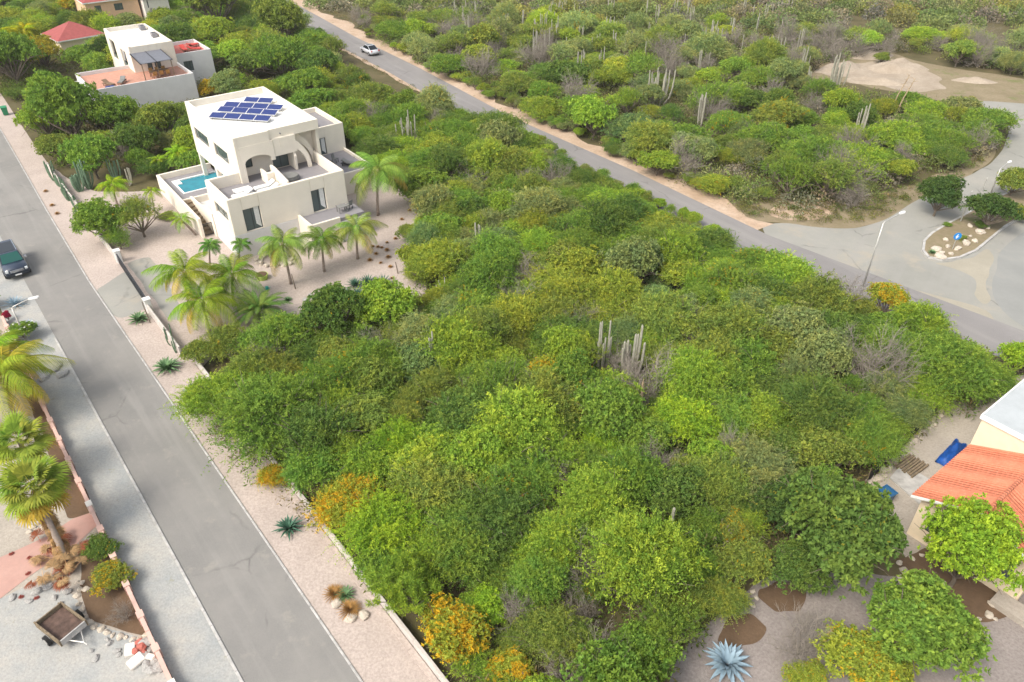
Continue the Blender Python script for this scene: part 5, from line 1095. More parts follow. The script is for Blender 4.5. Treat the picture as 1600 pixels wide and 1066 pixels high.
# ---- hand-placed plants : kind, photo position of crown middle, radius, tint, fleck, height scale, label
HAND = [
 ('lacy', (420, 655), 3.0, 'mid', .0, 1.1, 'large feathery green thorn tree leaning over the left street at its narrowest verge', 0),
 ('lacy', (350, 620), 2.3, 'bright', .0, 1.0, 'feathery green thorn tree at the outer edge of the scrub, overhanging the left street', 1),
 ('lacy', (1480, 570), 2.9, 'mid', .0, 1.0, 'wide feathery green thorn tree beside the main road, above the grey flat roof', 1),
 ('lacy', (1400, 545), 2.4, 'mid', .0, .95, 'feathery green thorn tree right of the leafless grey shrub', 2),
 ('lacy', (1440, 610), 2.0, 'bright', .0, .8, 'low feathery bright green thorn tree drooping over the dark shade fence', 0),
 ('lacy', (1540, 590), 1.8, 'mid', .0, .8, 'feathery green shrub between the main road and grey flat roof', 2),
 ('small', (1592, 566), 1.5, 'lime', .0, 1.1, 'small lime green leafy bush at the right edge above the grey roof', 0),
 ('broad', (1300, 855), 3.45, 'deep', .22, 1.1, 'large dark glossy mango-like tree beside the bottom right gravel yard', 0),
 ('broad', (1230, 800), 2.0, 'dark', .25, 1.0, 'dark glossy broadleaf tree with yellowing leaves left of the large mango-like tree', 1),
 ('broad', (1440, 990), 2.8, 'mid', .10, .95, 'broadleaf tree dotted with orange fruit at the bottom right', 1),
 ('round', (1510, 872), 2.45, 'lime', .0, 1.3, 'round bright green tree in front of the orange tiled roof', 1),
 ('small', (1350, 1050), 2.2, 'yellow', .34, .7, 'yellow flowering shrub at the bottom edge below the fruit tree', 2),
 ('small', (1262, 1062), 1.0, 'yellow', .32, .7, 'small yellow flowering shrub at the bottom edge, right of the blue agave', 0),
 ('pine', (635, 930), 1.75, 'bright', .0, 1.05, 'young pine-like tree with upright tufts behind the low white verge wall', 0),
 ('small', (708, 985), 1.8, 'yellow', .52, .9, 'golden yellow flowering shrub behind the white verge wall, right of the young pine', 1),
 ('small', (795, 1052), 1.1, 'yellow', .5, .8, 'golden flowering shrub at the bottom edge of the scrub', 3),
 ('open', (740, 1045), 1.2, 'bright', .0, .8, 'thin green shrub between the two golden shrubs at the bottom edge', 0),
 ('thorn', (540, 790), 1.8, 'yellow', .48, .85, 'orange yellow flowering thorn shrub at the scrub edge above the verge agave', 0),
 ('thorn', (428, 745), .9, 'yellow', .6, .9, 'small orange flowering shrub at the scrub edge beside the left street', 1),
 ('small', (1385, 474), 1.6, 'yellow', .46, 1.25, 'yellow orange flowering bush right of the tall street lamp base', 2),
 ('small', (858, 585), 1.5, 'yellow', .42, 1.0, 'yellow tinged leafy shrub in the middle of the scrub plot, left of the cactus pair', 0),
 ('thorn', (355, 540), 1.7, 'olive', .16, .9, 'yellow green shrub at the left corner of the scrub below the palms', 1),
 ('small', (310, 555), 1.2, 'olive', .2, .9, 'olive shrub at the end of the pale garden wall', 3),
 ('lacy', (480, 560), 1.8, 'deep', .0, .9, 'dark bluish feathery tree behind the street-side thorn trees', 0),
 ('small', (330, 142), 1.9, 'gold', .5, 1.0, 'orange flowering tree between the distant white house and the large villa', 0),
 ('small', (660, 160), 1.1, 'gold', .72, .9, 'small orange flowering shrub by the main road behind the villa', 1),
 ('small', (688, 245), 2.2, 'yellow', .28, 1.1, 'yellow flecked shrub right of the tall palm, behind the villa garden', 2),
 ('small', (640, 215), 1.2, 'olive', .1, .9, 'olive shrub at the foot of the tall grey cactus clump behind the villa', 2),
 ('umbrella', (440, 105), 4.4, 'mid', .0, 1.35, 'large rounded green tree behind the villa roof', 0),
 ('umbrella', (575, 150), 3.4, 'olive', .0, 1.0, 'wide olive umbrella tree between villa and main road', 1),
 ('small', (445, 55), 4.0, 'olive', .1, 1.3, 'tall dark olive tree left of the bend where the main road leaves the top edge', 1),
 ('open', (520, 80), 2.2, 'olive', .0, 1.3, 'thin sparse tree at the road edge left of the pale car', 1),
 ('small', (340, 35), 5.0, 'olive', .12, 1.3, 'broad olive tree right of the peach house at the top edge', 2),
 ('small', (250, 40), 2.4, 'yellow', .15, 1.1, 'yellow green bush behind the annex of the distant white house', 3),
 ('small', (130, 18), 3.6, 'yellow', .42, 1.1, 'yellow flowering tree at the top left behind the red roof', 2),
 ('small', (68, 88), 2.8, 'gold', .25, 1.1, 'golden olive tree in front of the red hipped roof', 3),
 ('small', (128, 96), 2.8, 'mid', .0, 1.0, 'dark green tree left of the distant white house', 0),
 ('small', (165, 88), 2.6, 'dark', .0, 1.3, 'dark green tree touching the left wall of the distant white house', 1),
 ('small', (22, 115), 4.2, 'mid', .0, 1.2, 'large green tree at the left edge above the wheelie bin', 2),
 ('small', (112, 200), 4.0, 'mid', .06, 1.3, 'large leafy tree beside the left street above the fence cacti', 3),
 ('small', (70, 190), 2.6, 'bright', .0, 1.2, 'leafy green tree at the street edge below the driveway', 0),
 ('small', (185, 190), 3.0, 'mid', .08, 1.15, 'leafy green tree in front of the distant white house terrace', 1),
 ('small', (252, 195), 2.8, 'olive', .12, 1.15, 'tall olive tree against the left wall of the villa', 2),
 ('small', (215, 225), 2.6, 'deep', .0, 1.0, 'deep green tree behind the pool terrace palms', 3),
 ('small', (400, 175), 2.4, 'deep', .0, .9, 'deep green tree hidden behind the villa back wall', 0),
 ('small', (165, 352), 2.5, 'mid', .2, 1.0, 'street-side tree with thin olive crown on the pink gravel before the villa', 1),
 ('open', (218, 345), 2.2, 'olive', .15, 1.1, 'thin yellow green tree inside the villa wall, right of the street-side tree', 0),
 ('open', (185, 375), 1.4, 'mid', .1, 1.0, 'sparse green tree overhanging the end of the driveway gate', 1),
 ('small', (262, 338), .9, 'olive', .1, .4, 'low olive hedge between two small palms under the pool wall', 2),
 ('small', (1468, 312), 2.2, 'dark', .0, 1.15, 'dark flat-crowned tree on the near tip of the traffic island', 1),
 ('small', (1548, 335), 2.3, 'dark', .05, 1.0, 'dark leafy tree on the middle of the traffic island', 2),
 ('small', (1585, 290), 1.8, 'olive', .2, 1.0, 'olive bush at the right edge on the traffic island', 3),
 ('small', (1592, 335), 1.3, 'olive', .3, .8, 'yellowing low bush at the right edge of the traffic island', 0),
 ('small', (160, 860), .95, 'deep', .25, .7, 'rounded yellow green bush between the dead palm fronds and pink wall', 1),
 ('small', (170, 905), 1.0, 'olive', .42, .7, 'orange tipped bush in the brown soil bed beside the pink wall', 2),
 ('small', (35, 520), 1.1, 'mid', .0, .8, 'green bush with white blossoms beside the leaning street lamp', 3),
 ('small', (-22, 470), 1.0, 'deep', .0, 1.0, 'deep green bush at the left edge behind the blue agave', 1),
 ('thorn', (930, 780), 2.2, 'bright', .0, 1.05, 'bright green thorn tree in the lower middle of the scrub plot', 1),
 ('thorn', (865, 855), 1.9, 'bright', .0, 1.0, 'fresh green thorn tree below the bright one in the lower scrub', 2),
 ('thorn', (1075, 660), 1.9, 'lime', .08, .95, 'lime green thorn tree below the leafless brown shrub, in the right half of the plot', 3),
 ('blossom', (1010, 690), 1.7, 'mid', .22, .95, 'green shrub dotted with pale pinkish blossoms left of the lime green thorn tree', 0),
 ('blossom', (1055, 775), 1.9, 'deep', .18, 1.0, 'dark shrub dotted with pale blossoms, left of the dark broadleaf trees', 0),
 ('blossom', (1045, 860), 1.8, 'mid', .22, .9, 'green shrub with yellowish seed heads above the blue agave yard', 0),
 ('small', (1150, 830), 1.2, 'olive', .38, 1.0, 'olive shrub covered in yellow seed heads beside the dark broadleaf trees', 1),
 ('small', (1285, 715), 2.0, 'olive', .2, 1.0, 'yellow olive tree above the large mango-like tree', 2),
 ('small', (840, 425), 1.9, 'olive', .22, .9, 'pale olive shrub with grey twigs in the upper middle of the plot', 3),
 ('small', (1240, 520), 2.3, 'grey', .0, 1.1, 'soft grey green rounded tree left of the leafless grey shrub by the road', 0),
 ('small', (1290, 560), 2.2, 'grey', .0, 1.1, 'pale green rounded tree touching the leafless grey shrub', 1),
 ('small', (652, 405), 1.5, 'yellow', .18, 1.0, 'yellow green shrub bordering the right side of the villa gravel', 1),
 ('small', (635, 365), 1.1, 'olive', .0, .8, 'pale feathery shrub at the right tip of the villa gravel', 2),
 ('small', (1378, 92), 1.3, 'olive', .0, .8, 'small green shrub between two white sand heaps', 1),
 ('small', (1165, 885), 1.5, 'olive', .26, 1.0, 'yellowing shrub at the top of the bottom right gravel pocket', 0),
 ('thorn', (1118, 935), 1.3, 'olive', .2, .8, 'thin olive thorn shrub directly above the pale blue agave', 3),
 ('small', (1240, 892), 1.5, 'deep', .1, 1.0, 'deep green shrub under the left side of the large mango-like tree', 2),
 ('small', (470, 508), 1.2, 'bright', .0, .7, 'low bright shrub at the scrub edge right of the date palm', 0),
 ('small', (520, 500), 1.1, 'mid', .0, .7, 'low green shrub at the scrub edge left of the dark yuccas', 3),
 ('thorn', (432, 522), 1.3, 'mid', .0, .7, 'feathery shrub at the foot of the date palm', 2),
 ('small', (1500, 372), .5, 'olive', .2, .6, 'tiny weed bush behind the boulders of the traffic island', 1),
 ('small', (1532, 352), .7, 'deep', .1, .7, 'small green bush below the middle tree of the traffic island', 0),
 ('small', (1565, 318), 1.0, 'olive', .2, .7, 'low olive bush between the right trees of the traffic island', 2),
 ('small', (1480, 352), .45, 'mid', .0, .6, 'tiny green weed at the trunk of the near island tree', 3),
 ('umbrella', (1270, 245), 3.6, 'mid', .0, 1.15, 'largest rounded thorn tree behind the sandy junction corner', 1),
 ('umbrella', (1195, 215), 3.2, 'mid', .0, 1.1, 'rounded green thorn tree left of the largest one near the junction', 2),
 ('umbrella', (1345, 250), 3.0, 'bright', .06, 1.1, 'bright green thorn tree above the dirt corner of the junction', 0),
 ('umbrella', (1400, 215), 3.2, 'bright', .0, 1.1, 'bright rounded thorn tree beside the side lane bend', 1),
 ('umbrella', (1460, 205), 2.8, 'mid', .0, 1.0, 'green thorn tree at the edge of the side lane', 2),
 ('umbrella', (1545, 190), 3.2, 'mid', .0, 1.0, 'flat-topped green thorn tree at the outer bend of the side lane', 0),
 ('umbrella', (1455, 170), 3.0, 'bright', .0, .9, 'flat-topped bright thorn tree below the dirt clearing', 1),
 ('umbrella', (1065, 215), 3.2, 'mid', .0, 1.0, 'wide bluish green thorn tree along the sandy road shoulder', 1),
 ('umbrella', (990, 200), 3.2, 'bluegreen', .0, 1.0, 'flat feathery bluish thorn tree along the sandy road shoulder', 2),
 ('umbrella', (910, 172), 3.3, 'mid', .0, 1.0, 'wide green thorn tree along the shoulder, left of the bluish one', 0),
 ('umbrella', (810, 128), 3.0, 'olive', .0, 1.0, 'olive thorn tree along the sandy road shoulder', 1),
 ('umbrella', (700, 98), 3.0, 'mid', .0, 1.0, 'green thorn tree along the shoulder right of the pale car', 2),
 ('umbrella', (615, 48), 3.4, 'mid', .0, 1.0, 'bluish green umbrella tree above the pale car', 0),
 ('umbrella', (860, 22), 3.6, 'yellow', .0, .9, 'flat yellow green umbrella tree among bare cactus columns at the top', 1),
 ('small', (895, 120), 3.0, 'deep', .0, .9, 'dark green shrub behind the shoulder trees, near two pale cactus stems', 1),
]
for kd, q, r, tn, al, hs, lb, var in HAND:
    c_ = ctr(q, 1.6 * hs * r / 2.3 if r < 3 else 2.0); tree(kd, c_, r, G_[tn], al, hs, lb, var=var)
for q, r, lb, var in [((1355, 585), 2.3, 'large leafless silver grey shrub among the trees left of the main road lamp', 0), ((1010, 610), 1.9, 'leafless brownish shrub around a broken orange trunk in the plot', 1),
                      ((820, 440), 1.7, 'leafless grey twiggy shrub in the upper middle of the plot', 2), ((822, 288), 1.5, 'leafless purplish shrub behind the villa garden near the main road', 0), ((905, 640), 1.3, 'small leafless shrub in the middle of the plot below the yellow shrub', 1),
                      ((1320, 470), 1.6, 'dark leafless shrub left of the yellow bush beside the tall lamp', 2), ((1255, 1000), 1.3, 'fallen leafless grey branches on the bottom right gravel', 0), ((200, 235), 1.6, 'leafless dark shrub behind the cacti at the villa fence', 1),
                      ((1040, 95), 2.6, 'grey leafless shrub in the far scrub above the tall cactus', 2), ((1235, 70), 2.6, 'grey leafless shrub in the far scrub left of the clearing', 0), ((730, 620), 1.2, 'small leafless shrub in the left middle of the plot', 2), ((960, 565), 1.3, 'leafless twigs at the foot of the two grey cacti', 0),
                      ((900, 960), 1.0, 'small leafless shrub low in the scrub near the bottom edge', 1), ((185, 945), .55, 'small purple brown twiggy bush in the brown soil bed', 1)]:
    p = ctr(q, 1.2); bareshrub(p, r, lb, var=var)
# ---- random fill
def tintat(x, y, q, rnd):
    f = math.sin(q[0] * .011 + 1.3) * math.cos(q[1] * .013) + rnd.gauss(0, .55)
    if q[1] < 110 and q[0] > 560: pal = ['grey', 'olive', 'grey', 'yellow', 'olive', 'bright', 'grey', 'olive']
    elif q[1] > 560 and q[0] < 1000: pal = ['mid', 'mid', 'bright', 'mid', 'bright', 'olive', 'deep', 'lime']
    elif q[0] > 1000 and q[1] > 500: pal = ['mid', 'bright', 'deep', 'mid', 'grey', 'olive', 'bright']
    elif q[1] > 330: pal = ['mid', 'grey', 'olive', 'bright', 'mid', 'deep', 'yellow', 'bluegreen']
    else: pal = ['mid', 'olive', 'bright', 'grey', 'yellow', 'deep', 'mid']
    return pal[int(abs(f * 7919)) % len(pal)]
NHAND = len(ALLTREES)
LAND = [('the young pine', 635, 930), ('the golden shrubs at the bottom edge', 760, 1020), ('the bottom gravel yard', 1080, 960), ('the dark broadleaf trees', 1180, 800), ('the bright thorn tree of the lower scrub', 930, 780),
        ('the street-side feathery trees', 440, 660), ('the orange flowering scrub edge', 540, 790), ('the dark yuccas', 590, 480), ('the single slim cactus', 675, 540), ('the pair of grey cacti', 960, 520), ('the leafless brown shrub', 1005, 610),
        ('the silver grey leafless shrub', 1355, 585), ('the tall street lamp', 1320, 470), ('the thin cacti on the near road edge', 1170, 395), ('the pale twiggy shrub', 830, 425), ('the purplish leafless shrub', 820, 285), ('the tall villa palm', 610, 260),
        ('the cactus clump behind the villa', 640, 205), ('the villa garden edge', 650, 380), ('the shade fence', 1400, 680), ('the middle of the plot', 760, 700), ('the wide gap between palms and cacti', 760, 500), ('the near side of the main road', 1000, 340), ('the lime green thorn tree', 1075, 660)]
LANDF = [('the largest junction thorn tree', 1270, 245), ('the dirt clearing', 1380, 120), ('the side lane', 1500, 200), ('the two leaning white poles', 1395, 150), ('the big grey cactus clump', 1028, 135), ('the slim grey cactus', 1093, 180), ('the sandy shoulder', 920, 200),
         ('the pale car', 600, 50), ('the bare cactus columns', 900, 60), ('the dark green shrub near the shoulder', 895, 120), ('the umbrella tree at the top', 860, 22), ('the cactus by the clearing', 1305, 110), ('the right edge beyond the clearing', 1560, 90)]
LANDL = [('the distant white house', 230, 90), ('the red roof', 110, 50), ('the wheelie bin', 15, 180), ('the fence cacti', 140, 250), ('the villa left wall', 270, 190), ('the peach house', 220, 20), ('the main road bend', 470, 70)]
def lab(kind, tn, q, land, r):
    nmk = {'thorn': 'thorn tree', 'lacy': 'feathery thorn tree', 'small': 'leafy shrub', 'umbrella': 'rounded thorn tree', 'open': 'sparse shrub', 'blossom': 'blossoming shrub', 'broad': 'broadleaf tree', 'pine': 'pine'}[kind]
    d = sorted(((q[0] - a) ** 2 + ((q[1] - b) * 1.3) ** 2, n, a, b) for n, a, b in land)[0]
    dx, dy = q[0] - d[2], q[1] - d[3]
    side = ('right of' if dx > 0 else 'left of') if abs(dx) > abs(dy) else ('below' if dy > 0 else 'above')
    if d[0] < 30 ** 2: side = 'right by'
    return '%s %s %s %s %s' % ('small' if r < 1.5 else ('large' if r > 2.4 else 'medium'), TW[tn], nmk, side, d[1])
PLOT = [(345, 590), (345, 690), (430, 745), (545, 815), (640, 950), (720, 1050), (760, 1120), (1010, 1120), (1060, 1010), (1110, 930), (1180, 870), (1330, 745), (1410, 665), (1500, 620), (1560, 590), (1550, 550), (1470, 510), (1380, 492), (1290, 458), (1190, 416), (1125, 390), (1085, 356),
        (905, 274), (805, 214), (705, 168), (620, 150), (530, 118), (520, 150), (560, 210), (650, 290), (668, 330), (650, 370), (655, 440), (640, 480), (600, 486), (500, 502), (400, 515)]
def free(x, y):
    d = Vector((x, y, 0)) - VO; a, b = d.dot(VR), d.dot(VD)
    for x0, x1, y0, y1 in ((-2.2, 18, -3.5, 20.5), (-3.2, 17.2, 42.0, 64), (1, 9, 79, 87), (8.8, 23, 91, 102), (16, 34, -61, -50.0)):
        if x0 < a < x1 and y0 < b < y1: return False
    q = pj((x, y, 0))
    if inside(q[0], q[1], [(40, 165), (50, 125), (112, 120), (135, 150), (75, 180)]): return False
    s, n = (Vector((x, y)) - SO).dot(SE), (Vector((x, y)) - SO).dot(SN)
    return not (-7 < n < (3.3 if s < 60 else 4.6))
def roaddist(x, y):
    best = 99
    for i in range(len(LO) - 1):
        a, b = Vector(LO[i][:2]), Vector(LO[i + 1][:2]); d = b - a; t = max(0, min(1, (Vector((x, y)) - a).dot(d) / d.length_squared)); q = a + d * t - Vector((x, y)); best = min(best, q.length)
    return best
def fill(poly, kinds, spacing, rr_, land, seed, group, lim=999, z=1.7, ylim=None, bbox=None, tf=tintat, nmap=None):
    rnd = random.Random(seed); W = [at(a, b, z) for a, b in poly]
    xs = [p.x for p in W]; ys = [p.y for p in W]; got = 0; tries = 0
    while got < lim and tries < 30000:
        tries += 1; x = rnd.uniform(min(xs), max(xs)); y = rnd.uniform(min(ys), max(ys)); q = pj((x, y, z))
        if not inside(q[0], q[1], poly) or not free(x, y): continue
        r = rnd.uniform(*rr_)
        if rnd.random() < .3: r *= .75
        if any((x - a) ** 2 + (y - b) ** 2 < ((max(spacing, .6) if i_ < NHAND and r > 1.4 else spacing) * (r + c_)) ** 2 for i_, (a, b, c_) in enumerate(ALLTREES)): continue
        if poly is PLOT and (roaddist(x, y) < r * .7 or (Vector((x, y)) - SO).dot(SN) < 3.0 + r * .4): continue
        kd = rnd.choice(kinds); tn = tf(x, y, q, rnd); al = 0
        if rnd.random() < .17: al = rnd.uniform(.10, .27)
        if kd == 'bare': bareshrub((x, y), r * .8, lab('open', 'grey', q, land, r).replace('grey green sparse', 'leafless grey')); got += 1; continue
        lb = lab(kd, tn, q, land, r)
        if al > .18: lb = lb.replace(TW[tn], 'yellow flecked ' + TW[tn])
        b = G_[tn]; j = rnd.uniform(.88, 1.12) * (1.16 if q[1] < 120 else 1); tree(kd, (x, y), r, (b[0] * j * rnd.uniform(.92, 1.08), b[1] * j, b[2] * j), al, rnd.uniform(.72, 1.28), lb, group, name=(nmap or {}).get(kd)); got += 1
    return got
for q, rr_ in [((1136, 1050), 1.5), ((1175, 990), 1.2), ((640, 238), 1.6), ((1028, 168), 2.2), ((1093, 207), 1.2), ((1305, 146), 1.6), ((1340, 216), 1.1), ((940, 588), .9), ((985, 596), 1.0), ((676, 596), .8), ((752, 402), .8), ((690, 472), .8), ((1001, 640), .5)]:
    p = at(*q); ALLTREES.append((p.x, p.y - .4, rr_))
p = vl(3.5, 75.5); ALLTREES.append((p.x, p.y, 4.6))
for q, rr_ in [((550, 492), 1.5), ((600, 490), 1.5), ((640, 480), 1.0), ((670, 370), 1.2)]:
    p = at(*q); ALLTREES.append((p.x, p.y, rr_))
n1 = fill(PLOT, ['thorn', 'lacy', 'thorn', 'small', 'thorn', 'lacy', 'lacy', 'open', 'blossom', 'thorn', 'lacy', 'small', 'lacy', 'thorn', 'thorn', 'lacy', 'bare'] , .385, (1.4, 2.6), LAND, 5, 'trees and shrubs of the dense scrub plot', 400)
n2 = fill(PLOT, ['small', 'thorn', 'thorn', 'open'], .38, (.9, 1.4), LAND, 6, 'low shrubs between the trees of the scrub plot', 130, z=1.2, nmap={'small': 'low_bush', 'thorn': 'thorn_bush'})
n2b = fill([(522, 108), (600, 142), (700, 170), (820, 222), (900, 262), (1000, 310), (1000, 325), (880, 275), (800, 238), (690, 195), (590, 165), (515, 135)], ['small', 'thorn', 'small'], .42, (.9, 1.6), LAND, 26, 'shrubs behind the near road edge', 60, z=1.2)
LEFTZ = [(-40, -15), (400, -15), (470, 40), (535, 100), (545, 200), (300, 250), (285, 240), (230, 250), (120, 262), (75, 245), (28, 180), (-40, 110)]
n3 = fill(LEFTZ, ['small', 'small', 'thorn', 'umbrella'], .45, (1.8, 3.2), LANDL, 7, 'trees around the far white house', 220, z=2.0, nmap={'small': 'leafy_tree'})
RIGHTZ = [(560, 38), (640, 78), (700, 105), (800, 150), (900, 195), (1000, 240), (1100, 282), (1180, 303), (1330, 308), (1440, 262), (1540, 222), (1580, 190), (1560, 168), (1480, 162), (1400, 148), (1290, 132), (1240, 120), (1290, 88), (1400, 70), (1500, 90), (1700, 115), (1700, 60), (560, 20)]
n4 = fill(RIGHTZ, ['umbrella', 'small', 'umbrella', 'thorn', 'small', 'open', 'umbrella', 'bare', 'bare', 'open', 'thorn'], .42, (1.6, 3.0), LANDF, 8, 'thorn trees of the far scrub', 290, z=1.7, nmap={'small': 'scrub_bush'})
RIM = [(1130, 398), (1200, 430), (1290, 470), (1300, 478), (1190, 440), (1120, 408)]
n5 = fill([(840, 210), (900, 250), (1010, 300), (1110, 350), (1200, 440), (1290, 490), (1200, 460), (1080, 390), (880, 300)], ['small', 'open'], .5, (.7, 1.1), LAND, 9, 'low shrubs on the near edge of the main road', 40, z=1.0)
n6 = fill([(560, 42), (700, 118), (810, 168), (900, 210), (1000, 255), (1100, 292), (1200, 310), (1195, 296), (1100, 275), (1000, 238), (900, 192), (800, 148), (680, 95), (565, 30)], ['open', 'small'], .5, (.7, 1.2), LANDF, 10, 'low bushes along the sandy shoulder', 60, z=.8)
print('plants', n1, n2, n3, n4, n5, n6)
# ---- far scrub, as one mass
def stuff_mass(name, poly_fn, n, quads_per, ll, lw, rr_, seed, pal, hh=(2.2, 3.2), dome=True):
    rng = np.random.default_rng(seed); Q = []; T = []; Vv = []; Cc = []; k = 0; pts = []
    while k < n:
        x, y = poly_fn(rng)
        if x is None: continue
        r = rng.uniform(*rr_); h = rng.uniform(*hh); m_ = int(quads_per * (r / np.mean(rr_)) ** 2)
        d = nrm(rng.normal(size=(m_, 3))); d[:, 2] = np.abs(d[:, 2])
        bumpy = 1 + .18 * np.sin(d[:, 0] * 5 + k) * np.cos(d[:, 1] * 6 + k * 2)
        rad = (rng.uniform(.6, 1.0, m_) * bumpy)[:, None]
        P = d * rad * np.array([r, r, h * .8]) + np.array([x, y, .2])
        ld = nrm(d * .6 + rng.normal(size=d.shape) * .6)
        Q.append(leaves(P, ld, ll * rng.uniform(.7, 1.3, m_), lw * rng.uniform(.7, 1.3, m_), rng))
        c_ = np.array(pal[rng.integers(len(pal))]) * rng.uniform(.8, 1.2)
        T.append(np.tile(np.append(c_, 1), (m_, 1))); Vv.append(np.clip(rng.normal(.5, .17, m_), 0, 1)); Cc.append(rng.uniform(0, 1, m_) * .4 + rng.uniform(0, .6)); k += 1
    Q = np.concatenate(Q); n_ = len(Q)
    me = nmesh(name, Q.reshape(-1, 3), np.arange(n_ * 4).reshape(n_, 4), {'v': ('FLOAT', np.concatenate(Vv)), 'c': ('FLOAT', np.concatenate(Cc)), 'tint': ('FLOAT_COLOR', np.concatenate(T))}, M['leaf_stuff'])
    return link_mesh(name, me)
roadx = lambda x, y: ((Vector((x, y, 0)) - UP[1]).cross((UP[4] - UP[1]))).z
def far_pt(rng):
    x = rng.uniform(-75, 190); y = rng.uniform(80, 215)
    q = pj((x, y, 1.5))
    if q[0] > 1710: return (x, y) if y > 110 else (None, None)
    if q[1] < 8 and q[0] > 380: 
        # keep off the road line beyond the frame
        A = Vector((UP[0].x, UP[0].y)); B = Vector((UP[2].x, UP[2].y)); d = (B - A).normalized(); P = Vector((x, y)) - A; s = d.x * P.y - d.y * P.x
        return (x, y) if s > 3.0 else (None, None)
    if q[1] < 34 and q[0] > 600: return (x, y)
    if q[1] < 8: return (x, y) if q[0] < 370 else (None, None)
    return (None, None)
PALF = [(.24, .29, .10), (.21, .28, .09), (.27, .28, .12), (.19, .25, .09), (.28, .26, .18), (.30, .31, .09), (.27, .24, .19)]
o = stuff_mass('far_scrub', far_pt, 1300, 420, .42, .26, (1.8, 3.4), 3, PALF); tag(o, 'hazy mass of thorn scrub reaching beyond the top edge', 'scrub', kind='stuff')
# undergrowth below the trees
def under_pt(rng):
    if rng.random() < .55: poly = PLOT; x = rng.uniform(-27, 45); y = rng.uniform(15, 118)
    elif rng.random() < .75: poly = RIGHTZ; x = rng.uniform(-30, 90); y = rng.uniform(60, 150)
    else: poly = LEFTZ; x = rng.uniform(-85, -20); y = rng.uniform(60, 155)
    q = pj((x, y, 1.0)); return (x, y) if inside(q[0], q[1], poly) else (None, None)
o = stuff_mass('undergrowth', under_pt, 3600, 130, .24, .08, (.7, 1.5), 4, [(.15, .16, .05), (.12, .17, .04), (.18, .16, .08), (.14, .20, .04), (.20, .18, .10)], (.8, 2.1)); tag(o, 'low tangled undergrowth beneath the scrub trees', 'undergrowth', kind='stuff')
def low_pt(rng):
    x = rng.uniform(-35, 95); y = rng.uniform(60, 170); q = pj((x, y, 1.2)); return (x, y) if inside(q[0], q[1], RIGHTZ) else (None, None)
o = stuff_mass('low_scrub', low_pt, 900, 230, .28, .12, (1.0, 2.0), 24, [(.24, .27, .11), (.21, .26, .08), (.27, .26, .16), (.20, .27, .08), (.27, .24, .18), (.23, .30, .08)], (1.2, 2.4)); tag(o, 'low grey green scrub filling the gaps between the far thorn trees', 'scrub', kind='stuff')
def left_pt(rng):
    x = rng.uniform(-95, -15); y = rng.uniform(65, 170); q = pj((x, y, 1.2)); return (x, y) if inside(q[0], q[1], LEFTZ) and free(x, y) else (None, None)
o = stuff_mass('low_scrub', left_pt, 500, 230, .26, .12, (1.0, 1.9), 25, [(.14, .20, .05), (.12, .18, .045), (.19, .21, .06), (.15, .22, .05)], (1.0, 2.2)); tag(o, 'low green bushes filling the gaps among the trees around the far house', 'scrub', kind='stuff')
def grass_pt(rng):
    i = rng.integers(2, 9)
    a, b = UP[i], UP[i + 1]; p = a.lerp(b, rng.uniform(0, 1)); t = (b - a).normalized(); n = Vector((-t.y, t.x, 0))
    s = rng.uniform(2.6, 4.0) if i < 8 else rng.uniform(-5.9, -5.2)
    if rng.random() < .3: s = rng.uniform(-6.1, -5.2)
    if i >= 8 and rng.random() < .5: return (None, None)
    p = p + n * s; return (p.x, p.y)
o = stuff_mass('roadside_grass', grass_pt, 420, 26, .22, .04, (.15, .5), 14, [(.20, .19, .07), (.14, .17, .05), (.26, .21, .11)], (.15, .45)); tag(o, 'dry tufts of grass along both edges of the main road', 'grass', kind='stuff')
def dirt_pt(rng):
    q = (rng.uniform(1100, 1560), rng.uniform(225, 355)); P = [(1120, 300), (1200, 280), (1330, 320), (1420, 290), (1500, 262), (1555, 225), (1545, 250), (1488, 282), (1428, 310), (1382, 338), (1332, 352), (1275, 350), (1225, 345), (1165, 340)]
    if not inside(q[0], q[1], P): return (None, None)
    p = at(*q); return (p.x, p.y)
o = stuff_mass('corner_weeds', dirt_pt, 480, 30, .20, .05, (.15, .5), 15, [(.17, .18, .05), (.12, .17, .04), (.22, .19, .09)], (.1, .35)); tag(o, 'weedy grass on the dirt corner of the junction', 'grass', kind='stuff')

